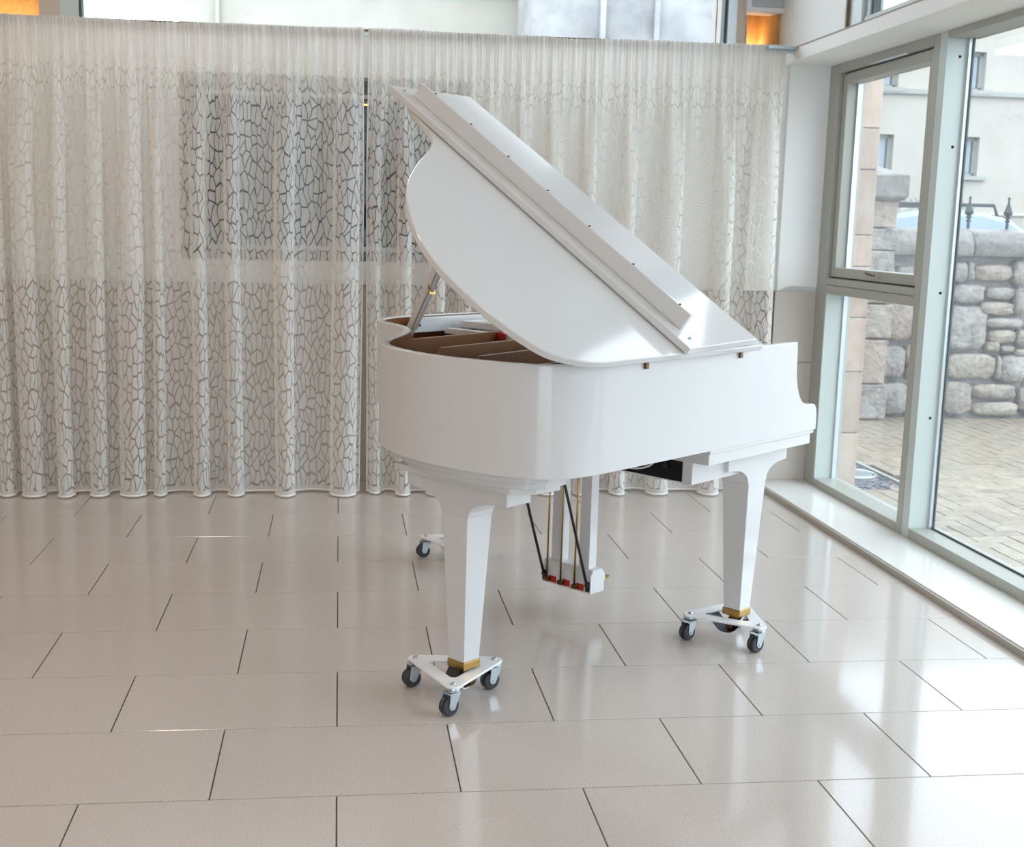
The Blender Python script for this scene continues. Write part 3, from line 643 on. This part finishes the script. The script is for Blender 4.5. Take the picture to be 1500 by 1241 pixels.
# legs: (s, t, plane) ; local leg mesh: bracket flares along local x
def make_leg(sc, tc, rz, top=.6645, W_=.176):
    L = empty('leg', (sc, tc, 0), rz); L.parent = piano
    n0, n1, zt, zb = .051, .031, .548, .114
    bm = bmesh.new()
    a = [bm.verts.new((x*n1, y*n1, zb)) for x, y in ((-1, -1), (1, -1), (1, 1), (-1, 1))]; b = [bm.verts.new((x*n0, y*n0*.97, zt)) for x, y in ((-1, -1), (1, -1), (1, 1), (-1, 1))]
    bm.faces.new(a[::-1]); bm.faces.new(b)
    for i in range(4): bm.faces.new((a[i], a[(i+1) % 4], b[(i+1) % 4], b[i]))
    obj('leg_shaft', bm, M_white, L, bevel=.0015)
    # flared bracket
    arcR = [(n0+.002, zt)]
    for k in range(9):
        t = k/8*PI/2; arcR.append((n0+.004+(W_-n0-.03)*(1-math.cos(t)), zt+.006+(.050)*math.sin(t)))
    arcR.append((W_, .606)); arcR.append((W_, top))
    prof = [(x, z) for x, z in arcR] + [(-x, z) for x, z in reversed(arcR)]
    bm = bmesh.new(); prism(bm, prof, lambda p, k: (p[0], (-n0*.97, n0*.97)[k], p[1]))
    obj('leg_bracket', bm, M_white, L, bevel=.0015)
    # brass cuff and caster
    bm = bmesh.new(); bx(bm, -.034, .034, -.034, .034, .091, .115); c = obj('cuff', bm, M_brass, L, bevel=.002)
    bm = bmesh.new(); a = [(-.03, -.012), (.0, -.012), (.022, .012), (.022, .03), (-.012, .03)]
    prism(bm, [(-.014, .092), (.020, .092), (.012, .080), (-.012, .066), (-.030, .056), (-.034, .066), (-.018, .082)], lambda p, k: (p[0], (-.017, .017)[k], p[1])); obj('caster_fork', bm, M_brass, L, bevel=.0015)
    bm = bmesh.new(); lathe(bm, [(.004, -.013), (.019, -.012), (.021, -.004), (.021, .004), (.019, .012), (.004, .013)], (-.022, 0, .0575), 16, 'y'); obj('caster_wheel', bm, M_darkbrass, L, auto=35)
    return L
make_leg(-.942, .400, PI/2, .650, .198)        # tail leg: bracket runs across the tail
make_leg(.072, .125, 0)            # near keyboard leg
make_leg(.035, 1.36, 0)           # far keyboard leg

# lyre
ly = empty('pedal_lyre', (-.095, .70, 0)); ly.parent = piano
LT = .112
bm = bmesh.new(); prism(bm, [(-.036, .088), (.040, .088), (.040, .126), (.044, .129), (.044, .150), (.026, .172), (-.024, .172), (-.036, .152), (-.036, .128)], lambda p, k: (p[0], (-LT, LT)[k], p[1]))
obj('pedal_box', bm, M_white, ly, bevel=.0015)
for t in (-.064, .064):
    bm = bmesh.new(); bx(bm, -.018, .022, t-.023, t+.023, .172, .666); obj('lyre_post', bm, M_white, ly, bevel=.0012)
for t in (-.064, 0, .064):
    bm = bmesh.new(); tube(bm, [(-.046, t+.018, .112), (-.040, t+.018, .68)], .0034, 8); obj('pedal_rod', bm, M_brass, ly, smooth=True)
    obj('pedal_slot', box(-.0375, -.030, t-.018, t+.014, .094, .118), M_red, ly); 
    bm = bmesh.new(); bx(bm, -.055, -.036, t+.004, t+.028, .098, .113); obj('pedal_lever', bm, M_darkbrass, ly, bevel=.003)
    bm = bmesh.new(); pp = [(.036, -.006), (.08, -.008), (.105, -.016), (.122, -.012), (.127, 0), (.122, .012), (.105, .016), (.08, .008), (.036, .006)]
    prism(bm, pp, lambda p, k: (p[0], t+p[1], (.112, .118)[k])); obj('pedal', bm, M_brass, ly, bevel=.002)
for t, t2 in ((-LT+.012, .0), (LT-.012, .0)):
    bm = bmesh.new(); tube(bm, [(-.043, t, .122), (-.27, t-.01, .72)], .0052, 10); obj('lyre_brace', bm, M_black, ly, smooth=True)
    obj('brace_bracket', box(-.040, -.0355, t-.009, t+.009, .096, .132), M_black, ly); 
    bm = bmesh.new(); bmesh.ops.create_uvsphere(bm, u_segments=10, v_segments=6, radius=.008, matrix=Matrix.Translation((-.044, t, .120))); obj('brace_joint', bm, M_black, ly, smooth=True)

# ================================================================== DOLLIES (three, stood under the legs)
def make_dolly(name, rot):
    D = empty(name)
    R = .158
    def tri(R, rr, n=8):
        out = []
        for k in range(3):
            a = PI/2+k*2*PI/3; cx, cy = (R-rr)*math.cos(a), (R-rr)*math.sin(a)
            for i in range(n+1):
                b = a-PI/3+i/n*2*PI/3; out.append((cx+rr*math.cos(b), cy+rr*math.sin(b)))
        return out
    O = tri(R, .024); I = tri(.082, .014)
    bm = bmesh.new(); rows = []
    for o, i in zip(O, I): rows.append([bm.verts.new((o[0], o[1], .080)), bm.verts.new((o[0], o[1], .087)), bm.verts.new((i[0], i[1], .087)), bm.verts.new((i[0], i[1], .080))])
    n = len(rows)
    for a in range(n):
        r0, r1 = rows[a], rows[(a+1) % n]
        for k in range(4): bm.faces.new((r0[k], r0[(k+1) % 4], r1[(k+1) % 4], r1[k]))
    obj('plate', bm, M_dolly, D, bevel=.0015, auto=40)
    # slung cup
    for mat_, dz, w, nm in ((M_dolly, 0, .046, 'cup_strap'), (M_rubpad, .0032, .0463, 'cup_pad')):
        bm = bmesh.new(); pr = [(-.075, .081), (-.055, .070), (-.032, .045), (-.018, .035), (0, .032), (.018, .035), (.032, .045), (.055, .070), (.075, .081)]
        pr = catmull(pr, 3); th = .003
        for a, b in zip(pr, pr[1:]):
            vs = [bm.verts.new((p[0], yy, p[1]+dz+zz)) for yy in (-w, w) for p, zz in ((a, 0), (b, 0), (b, th), (a, th))]
            for f in ((0, 1, 2, 3), (7, 6, 5, 4), (0, 4, 5, 1), (3, 2, 6, 7)): bm.faces.new([vs[i] for i in f])
        bmesh.ops.remove_doubles(bm, verts=bm.verts, dist=.0002); obj(nm, bm, mat_, D, auto=50)
    for k in range(3):
        a = PI/2+k*2*PI/3; cx, cy = .134*math.cos(a), .134*math.sin(a)
        rz = math.radians(28 + (-8, 6, 0)[k]) - rot
        cst = bmesh.new(); lathe(cst, [(.004, .0), (.021, .0), (.022, -.004), (.019, -.008), (.021, -.010), (.012, -.013), (.0, -.013)], (0, 0, .080), 18)
        co = obj('caster', cst, M_zinc, D, auto=35); co.location = (cx, cy, 0)
        fk = bmesh.new()
        prism(fk, [(-.016, .068), (.020, .068), (.020, .064), (.0, .020), (-.012, .018), (-.020, .028), (-.016, .064)], lambda p, k_: (p[0]-.006, (.0165, .0185)[k_], p[1]))
        prism(fk, [(-.016, .068), (.020, .068), (.020, .064), (.0, .020), (-.012, .018), (-.020, .028), (-.016, .064)], lambda p, k_: (p[0]-.006, (-.0185, -.0165)[k_], p[1]))
        bx(fk, -.022, .014, -.0185, .0185, .0655, .068)
        fo = obj('fork', fk, M_zinc, co, bevel=.0008); fo.rotation_euler = (0, 0, rz)
        for y in (-.0085, .0085):
            wb = bmesh.new(); lathe(wb, [(.004, -.0068), (.014, -.0068), (.0235, -.0066), (.0265, -.004), (.0272, 0), (.0265, .004), (.0235, .0066), (.014, .0068), (.004, .0068)], (0, 0, 0), 24, 'y')
            wo = obj('wheel', wb, M_rubber, co, auto=35); wo.rotation_euler = (0, 0, rz)
            q = Vector((-.014, y, 0)); q.rotate(Matrix.Rotation(rz, 3, 'Z')); wo.location = (q.x, q.y, .0275)
        ab = bmesh.new(); q0 = Vector((-.014, -.021, .0275)); q1 = Vector((-.014, .021, .0275)); q0.rotate(Matrix.Rotation(rz, 3, 'Z')); q1.rotate(Matrix.Rotation(rz, 3, 'Z')); tube(ab, [q0, q1], .004, 8); obj('axle', ab, M_zinc, co)
        bb = bmesh.new(); lathe(bb, [(.0085, .087), (.0085, .0885), (.006, .092), (.003, .0935), (0, .0938)], (0, 0, 0), 12); obj('bolt', bb, M_zinc, co, smooth=True)
    return D
def pw(s, t): c, s_ = math.cos(TH), math.sin(TH); return (PO[0]+s*c-t*s_, PO[1]+s*s_+t*c, 0)
# orientation: angle of one vertex in world, from the wheel positions in the photograph
def place(s, t, ang, label):
    o = make_dolly('piano_dolly', ang); o.location = pw(s, t); o.rotation_euler = (0, 0, ang); tag(o, label, 'dolly', 'wheeled dollies under the piano legs')
place(-.960, .420, math.radians(53), 'white triangular dolly on black twin casters under the nearest, tail leg of the piano')
place(.066, .145, math.radians(-34), 'white triangular dolly on black twin casters under the right-hand leg, nearest the windows')
place(.03, 1.42, math.radians(61), 'partly hidden white triangular dolly under the far leg, near the curtain')

# ================================================================== LOUDSPEAKER in the upper right corner
sp = empty('wall_speaker', (2.19, 6.20, 2.60)); tag(sp, 'white wall loudspeaker with grey grille in the corner above the curtain', 'speaker')
obj('cabinet', box(-.105, .105, 0, .17, -.13, .19), M_spk, sp, bevel=.012)
obj('grille', box(-.088, .088, -.006, .002, -.105, .175), M_grille, sp, bevel=.004)
bm = bmesh.new(); lathe(bm, [(.06, -.0065), (.06, -.009), (.045, -.0075)], (0, 0, .0), 24, 'y'); obj('driver_ring', bm, M_spk, sp, smooth=True)
obj('bracket', box(-.02, .02, .17, .36, -.02, .02), M_black, sp)
sp.rotation_euler = (math.radians(4), 0, math.radians(3))

# ================================================================== FILL LIGHTS overhead (added outside the frame to warm the room's left side)
l0 = None
for i, (x, y) in enumerate(FILL_LIGHTS):
    e = empty('ceiling_fill', (x, y, 3.6)); tag(e, ['added round fill light at the back left of the hall', 'added round fill light halfway along the left side', 'added round fill light behind the camera on the left', 'added round fill light in the middle of the hall, in front of the piano', 'added round fill light behind the camera near the middle', 'added round fill light in front of the lace curtains'][i], 'lamp', 'added overhead fill lights')
    bm = bmesh.new(); lathe(bm, [(.0, 0), (.17, 0), (.17, -.05), (.155, -.05), (.15, -.02), (0, -.02)], seg=24); obj('housing', bm, M_white2, e, auto=30)
    ld = bpy.data.lights.new('lamp', 'AREA'); ld.shape = 'DISK'; ld.size = .29; ld.energy = FILL_POWER; ld.color = FILL_COL
    lo_ = bpy.data.objects.new('light', ld); C.objects.link(lo_); lo_.parent = e; lo_.location = (0, 0, -.03)

# ================================================================== OUTSIDE
GZ = -.05
ground = S('ground', box(2.64, 30, -14, 40, GZ-.3, GZ-.012), M_pjoint)
S('ground_back', box(-14, 2.64, 8.75, 40, GZ-.3, GZ-.012), M_pjoint, ground)
# herringbone pavers: nearest 300 as objects, the rest joined
pm = {}
def paver_mesh(hz):
    if hz not in pm:
        a, b = (.2, .1) if hz else (.1, .2)
        bm = box(.0032, a-.0032, .0032, b-.0032, -.03, 0)
        bmesh.ops.bevel(bm, geom=[e for e in bm.edges if all(v.co.z > -.001 for v in e.verts)], offset=.003, segments=1, affect='EDGES')
        me = bpy.data.meshes.new('paver'); bmesh.ops.recalc_face_normals(bm, faces=bm.faces); bm.to_mesh(me); bm.free(); me.materials.append(M_pave); pm[hz] = me
    return pm[hz]
pav = []
for i in range(-70, 140):
    for j in range(-70, 140):
        # 90-degree herringbone lattice: vectors (.1,.1) and (.2,-.2)
        bx_, by_ = .1*i + .2*j, .1*i - .2*j
        for hz, dx, dy in ((True, 0, 0), (False, .2, -.1)):
            x, y = 2.66+bx_+dx, 6+by_+dy
            if 2.66 < x < 8.6 and 1.6 < y < 8.65 and not (2.70 < x < 3.17 and 6.12 < y < 6.90): pav.append((x, y, hz))
pav.sort(key=lambda p: abs(p[0]-3.3)*1.0+abs(p[1]-5.3))
vis = [p for p in pav if p[1] > 3.9 and p[0] < 2.62+ (p[1])*.62][:280]; vs_ = set(vis)
for x, y, hz in vis:
    o = link('paver', paver_mesh(hz), ground); o.location = (x, y, GZ+random.uniform(-.0015, .0015))
bm = bmesh.new()
for x, y, hz in pav:
    if (x, y, hz) in vs_: continue
    a, b = (.2, .1) if hz else (.1, .2); z = GZ+random.uniform(-.0015, .0015)
    vs = [bm.verts.new(p) for p in ((x+.005, y+.005, z), (x+a-.005, y+.005, z), (x+a-.005, y+b-.005, z), (x+.005, y+b-.005, z), (x+.003, y+.003, z-.012), (x+a-.003, y+.003, z-.012), (x+a-.003, y+b-.003, z-.012), (x+.003, y+b-.003, z-.012))]
    bm.faces.new(vs[:4])
    for k in range(4): bm.faces.new((vs[k], vs[4+k], vs[4+(k+1) % 4], vs[(k+1) % 4]))
tag(S('paving', bm, M_pave, ground), kind='stuff')
S('lawn_beyond', box(8.6, 30, -14, 8.6, GZ-.02, GZ-.004), M_pave, ground)

# round ground light set in dark gravel with a metal kerb
gl = empty('ground_light', (3.00, 6.58, GZ)); tag(gl, 'round glass-topped ground light set in dark gravel outside the left-hand window', 'light')
gv = bmesh.new()
for _ in range(500):
    x, y = random.uniform(-.16, .15), random.uniform(-.33, .31)
    if x*x+y*y < .14**2: continue
    bmesh.ops.create_icosphere(gv, subdivisions=1, radius=random.uniform(.008, .016), matrix=Matrix.Translation((x, y, -.002)) @ Matrix.Diagonal((1, random.uniform(.6, 1), .6, 1)))
tag(obj('gravel', gv, M_gravel, gl), kind='stuff')
obj('gravel_bed', box(-.16, .16, -.34, .32, -.03, -.006), M_gravel, gl)
bm = bmesh.new(); lathe(bm, [(.14, -.01), (.14, .012), (.128, .016), (.122, .012), (.122, -.005)], seg=32); obj('ring', bm, M_zinc, gl, auto=35)
bm = bmesh.new(); lathe(bm, [(.122, .008), (.10, .014), (.0, .018)], seg=32); obj('lens', bm, mat('frosted_lens', (120, 134, 138), rough=.25), gl, smooth=True)
obj('kerb', box(.165, .19, -.36, .6, -.03, .012), M_course, gl)

# sandstone pier just outside the far jamb
sc_ = empty('sandstone_pier', (2.90, 6.36, GZ)); tag(sc_, 'buff sandstone pier of squared blocks just outside the far window jamb', 'pier')
z = 0; 
for h in (.30, .345, .30, .28, .17, .35, .22, .36, .34, .30, .4):
    obj('block', box(-.22, -.012+.0, -.06, .30, z+.003, z+h-.003), M_sand, sc_, bevel=.004); z += h
obj('mortar', box(-.215, -.018, -.054, .29, 0, z-.01), M_mortar, sc_)

# rubble garden wall, about 8.7 m out
gw = empty('rubble_wall', (6, 8.7, GZ)); tag(gw, 'rubble stone garden wall with rounded weathered coping, across the paved yard', 'wall')
gwl = gw.location
import numpy as np
def pix(x, y, Y):
    d_ = f_ + r2*((x-698.898)/1750.648) - v2*((y-603.096)/1750.648); k = Y/d_.y; return (d_.x*k, 1.3633574+d_.z*k)
obj('mortar', box(3.75-gwl.x, 9.4-gwl.x, .05, .40, -.05, 1.26), M_mortar, gw)
srnd = random.Random(3)
def stone_shape(x0, x1, z0, z1, dep=.07, par=None, m='grey', y=0.0, pl=None):
    bm = bmesh.new(); n = 16; cx, cz = (x0+x1)/2, (z0+z1)/2; hx, hz = (x1-x0)/2, (z1-z0)/2; e_ = srnd.uniform(4.0, 9.0)
    jit = [srnd.uniform(.95, 1.05) for _ in range(n)]; rings = []
    for sc1, yy in ((1.0, .06), (1.0, .035), (.96, .02-dep*.6), (.80, .02-dep)):
        ring = []
        for k in range(n):
            a = 2*PI*(k+.5)/n; c_, s_ = math.cos(a), math.sin(a); q = (abs(c_)**e_+abs(s_)**e_)**(-1/e_)
            ring.append(bm.verts.new((cx+hx*c_*q*jit[k]*sc1, y+yy+srnd.uniform(-.012, .012)*(yy < .03), cz+hz*s_*q*jit[k]*sc1)))
        rings.append(ring)
    for a, b in zip(rings, rings[1:]):
        for k in range(n): bm.faces.new((a[k], a[(k+1) % n], b[(k+1) % n], b[k]))
    c0 = bm.verts.new((cx+srnd.uniform(-.2, .2)*hx, y+.02-dep*1.05, cz+srnd.uniform(-.2, .2)*hz))
    for k in range(n): bm.faces.new((rings[-1][k], rings[-1][(k+1) % n], c0))
    return obj('stone', bm, M_st[m], par, smooth=True)
# stones of the photograph: (x0, y0, x1, y1) in a 3.266x crop whose origin is (1230, 260)
RB = [(640,410,825,500,'pink'),(545,400,605,505,'dark'),(610,400,636,500,'grey'),(830,395,884,520,'dark'),(700,520,832,588,'dark'),(536,506,692,606,'grey'),(836,524,884,662,'grey'),(668,592,832,662,'tan'),(522,612,690,832,'grey'),
      (695,668,872,722,'grey'),(708,726,842,798,'tan'),(698,782,764,838,'tan'),(770,802,830,838,'grey'),(848,726,884,812,'grey'),(834,818,884,856,'tan'),(512,838,742,968,'tan'),(766,846,884,986,'grey'),(746,850,763,972,'grey'),
      (498,974,622,1138,'brown'),(636,984,842,1062,'tan'),(632,1070,848,1142,'tan'),(856,1000,900,1118,'brown'),
      (208,586,352,782,'pink'),(126,566,192,694,'tan'),(128,698,186,790,'grey'),(168,800,312,962,'grey'),(104,794,166,934,'grey'),(110,940,162,1142,'grey'),(166,976,322,1142,'dark'),(316,798,345,896,'pink'),(320,900,350,970,'grey'),
      (150,420,260,500,'grey'),(268,420,400,500,'grey'),(130,500,230,560,'tan'),(240,505,360,580,'pink'),(356,590,500,700,'tan'),(356,706,430,800,'grey'),(350,810,500,960,'grey'),(330,975,490,1140,'pink'),(405,400,540,500,'grey'),(370,505,520,585,'tan'),(436,706,512,800,'brown')]
for a, b, c, d_, k in RB:
    xa, za = pix(1230+a/3.266, 260+b/3.266, 8.7); xb, zb_ = pix(1230+c/3.266, 260+d_/3.266, 8.7)
    stone_shape(xa-gwl.x+.004, xb-gwl.x-.004, max(zb_, -.05)+.004-gwl.z, za-.004-gwl.z, .05, gw, k)
x_end = pix(1502, 500, 8.7)[0]; zz = 0.0
while zz < 1.18:
    h = srnd.uniform(.14, .24); h = min(h, 1.24-zz); x = x_end+srnd.uniform(0, .05)
    while x < 9.2:
        wd = srnd.uniform(.18, .5); stone_shape(x-gwl.x, x+wd-.02-gwl.x, zz+.01, zz+h-.01, .05, gw, srnd.choice(['grey', 'grey', 'tan', 'tan', 'pink', 'brown', 'dark'])); x += wd
    zz += h
# coping: rounded stones
x = 4.12
while x < 9.3:
    wd = srnd.uniform(.55, .85) ; bm = bmesh.new()
    pr = [(-.06, 1.245), (-.075, 1.29), (-.07, 1.36), (-.02, 1.425), (.09, 1.455), (.24, 1.45), (.38, 1.40), (.45, 1.32), (.45, 1.245)]
    prism(bm, pr, lambda p, k: (x-gwl.x+(.003, wd-.003)[k], p[0], p[1]+(-.012 if x > 5.5 else 0))); obj('coping_stone', bm, M_cope, gw, auto=50, bevel=.012); x += wd
# gate pillar with cap
gp = empty('gate_pillar', (4.02, 8.62, GZ)); tag(gp, 'squared stone gate pillar with pyramid cap at the left end of the rubble wall', 'pillar')
z = 0
for i, (h, k) in enumerate(((.28, 'grey'), (.34, 'pink'), (.26, 'tan'), (.40, 'grey'), (.16, 'grey'), (.20, 'pink'))):
    bm = box(-.24, .085 if i % 2 else .105, -.06, .36, z+.006, z+h-.006); bmesh.ops.subdivide_edges(bm, edges=bm.edges, cuts=2, use_grid_fill=True)
    for v in bm.verts: v.co += Vector([srnd.uniform(-.007, .007) for _ in range(3)])
    obj('block', bm, M_st[k], gp, bevel=.008); z += h
bm = bmesh.new(); c_, t_ = .22, 0
lv = [[bm.verts.new((-.055+x*(.19)*sc1, .15+y*.27*sc1, z+zz)) for x, y in ((-1, -1), (1, -1), (1, 1), (-1, 1))] for sc1, zz in ((.8, .0), (1, .03), (1, .19), (.05, .27))]
for a, b in zip(lv, lv[1:]):
    for k in range(4): bm.faces.new((a[k], a[(k+1) % 4], b[(k+1) % 4], b[k]))
bm.faces.new(lv[0][::-1]); bm.faces.new(lv[-1]); obj('cap', bm, M_cope, gp, bevel=.01)

# iron finials on the coping
def finial(x, label):
    e = empty('iron_finial', (x, 8.86, 1.395)); tag(e, label, 'finial', 'iron railing finials on the garden wall')
    bm = bmesh.new(); tube(bm, [(0, 0, -.02), (0, 0, .12)], .012, 8); obj('stem', bm, M_iron, e)
    bm = bmesh.new(); lathe(bm, [(.012, .065), (.026, .072), (.012, .080), (.012, .09), (.028, .098), (.012, .108)], seg=12); obj('collar', bm, M_iron, e, smooth=True)
    bm = bmesh.new(); lathe(bm, [(.010, .105), (.036, .13), (.030, .15), (.012, .20), (.006, .23), (.013, .245), (.0, .262)], seg=8); obj('spear', bm, M_iron, e, smooth=True)
finial(pix(1419, 320, 8.86)[0], 'dark iron spear finial on the wall coping, left one in front of the car roof')
finial(pix(1476, 320, 8.86)[0], 'dark iron spear finial on the wall coping, right one nearer the frame edge')
finial(pix(1600, 320, 8.86)[0], 'dark iron spear finial on the wall coping, beyond the right edge')
# van behind the wall
vn = empty('parked_van', (6.42, 12.4, -.14)); tag(vn, 'pale blue parked car roof with dark rails showing above the rubble wall', 'car')
side = [(-1.6, .25), (-1.6, .75), (-1.5, 1.15), (-1.2, 1.55), (-.95, 1.68), (-.6, 1.73), (.1, 1.73), (.45, 1.66), (.68, 1.52), (1.0, 1.12), (1.9, .95), (2.15, .7), (2.15, .25)]
bm = bmesh.new(); prism(bm, side, lambda p, k: (p[0]*.95, (-.8, .8)[k]*(1 if p[1] < 1.2 else .86), p[1])); obj('body', bm, M_van, vn, auto=30, bevel=.05)
for y in (-.805, .805):
    for a in (-1.05, 1.35):
        bm = bmesh.new(); lathe(bm, [(.0, -.08), (.2, -.1), (.32, -.09), (.33, 0), (.32, .09), (.2, .1), (0, .08)], (a, y*.93, .33), 20, 'y'); obj('wheel', bm, M_rubber, vn, auto=40)
for y in (-.58, .58):
    bm = bmesh.new(); tube(bm, [(-.95, y, 1.66), (-.93, y, 1.80), (.28, y, 1.80), (.33, y, 1.68)], .018, 8); obj('roof_rail', bm, M_iron, vn)
for y in (-.74, .74):
    obj('side_window', box(-1.15, .55, y-.015 if y < 0 else y-.01, y+.01 if y < 0 else y+.015, 1.2, 1.5), M_dkglass, vn)
# bush
def bush(x, y, z0, r, label):
    e = empty('bush', (x, y, z0)); tag(e, label, 'bush'); br = random.Random(5); bm = bmesh.new()
    for _ in range(2600):
        a, b = br.uniform(0, 6.28), math.asin(br.uniform(-.3, 1)); rr = r*br.uniform(.75, 1.05); c = Vector((rr*math.cos(a)*math.cos(b), rr*.7*math.sin(a)*math.cos(b), r+rr*.8*math.sin(b)))
        u = Vector([br.uniform(-1, 1) for _ in range(3)]).normalized(); v = u.orthogonal().normalized(); s_ = br.uniform(.02, .045)
        bm.faces.new([bm.verts.new(c+u*s_), bm.verts.new(c+v*s_*.5), bm.verts.new(c-u*s_), bm.verts.new(c-v*s_*.5)])
    tag(obj('leaves', bm, M_bush, e), kind='stuff')
    bm = bmesh.new(); bmesh.ops.create_icosphere(bm, subdivisions=3, radius=r*.8, matrix=Matrix.Translation((0, 0, r)) @ Matrix.Diagonal((1, .7, .8, 1))); obj('core', bm, M_bush, e, smooth=True)
    bm = bmesh.new(); tube(bm, [(0, 0, 0), (0, 0, r)], .05, 8); obj('stem', bm, M_timber, e)
bush(7.75, 15.2, -.35, 1.2, 'clipped green bush behind the car roof, below the cream building')

# cream building across the road
cb = empty('cream_building', (12, 20, -.4)); tag(cb, 'pale cream stone building with small dark windows across the road', 'building')
cl = cb.location
def CB(n, x0, x1, y0, y1, z0, z1, m, p=None, bev=0): return obj(n, box(x0-cl.x, x1-cl.x, y0-cl.y, y1-cl.y, z0-cl.z, z1-cl.z), m, p or cb, bevel=bev)
wins = []
for (xa, xb, za, zb_) in ((10.36, 10.97, 3.80, 4.44), (10.36, 10.98, 2.36, 3.02), (8.80, 9.42, 2.36, 3.02), (8.80, 9.42, 3.80, 4.44), (12.4, 13.0, 2.36, 3.02), (12.4, 13.0, 3.80, 4.44)): wins.append((xa, xb, za, zb_))
# wall pieces around openings (columns)
xs = sorted({7.0, 16.0} | {w_[0] for w_ in wins} | {w_[1] for w_ in wins}); bm = bmesh.new()
def cbx(bm, x0, x1, z0, z1): bx(bm, x0-cl.x, x1-cl.x, 0, .4, z0-cl.z, z1-cl.z)
for a, b in zip(xs, xs[1:]):
    col = sorted([w_ for w_ in wins if abs(w_[0]-a) < .005], key=lambda w_: w_[2])
    z = -.4
    for w_ in col: cbx(bm, a, b, z, w_[2]); z = w_[3]
    cbx(bm, a, b, z, 6.6)
obj('wall', bm, M_ashlar, cb)
CB('string_course', 7.0, 16.0, 19.93, 20.05, 3.70, 3.78, M_course)
CB('plinth_course', 7.0, 16.0, 19.95, 20.05, 1.70, 1.74, M_ashlar)
for (xa, xb, za, zb_) in wins:
    fo = CB('window', xa, xb, 20.16, 20.22, za, zb_, M_dkglass)
    fb_ = bmesh.new()
    for a in ((xa, xb, za, za+.05), (xa, xb, zb_-.05, zb_), (xa, xa+.05, za, zb_), (xb-.05, xb, za, zb_)): bx(fb_, a[0]-cl.x, a[1]-cl.x, .12, .17, a[2]-cl.z, a[3]-cl.z)
    obj('window_frame', fb_, M_course, fo)
    CB('drape', xb-.26, xb-.08, 20.15, 20.158, za+.06, zb_-.06, M_curtgr, fo)
    CB('window_sill', xa-.08, xb+.12, 19.92, 20.1, za-.07, za, M_course, fo)
# buildings seen over the curtain through the clerestory
wb = empty('white_building', (0, 20, 0)); tag(wb, 'pale rendered building seen above the curtain through the high window', 'building')
obj('wall', box(-2.53, 6.8, 0, 1.0, 0, 7.0), M_ashlar, wb)
obj('eaves_course', box(-2.53, 6.8, -.05, 0, 4.98, 5.03), M_course, wb); obj('downpipe', box(-1.96, -1.90, -.08, 0, 0, 7.0), M_ashlar, wb)
gg = empty('grey_gable', (4, 18, 0)); tag(gg, 'stained grey stone gable wall seen above the curtain through the high window', 'building')
gx0, gx1 = pix(780, 10, 18)[0]-4, pix(1050, 10, 18)[0]-4
obj('wall', box(gx0, gx1, 0, 1.5, 0, 6.5), M_greyst, gg)
for q in (883, 962): xq = pix(q, 10, 18)[0]-4; obj('downpipe', box(xq-.04, xq+.04, -.07, 0, 0, 6.5), M_greyst, gg)
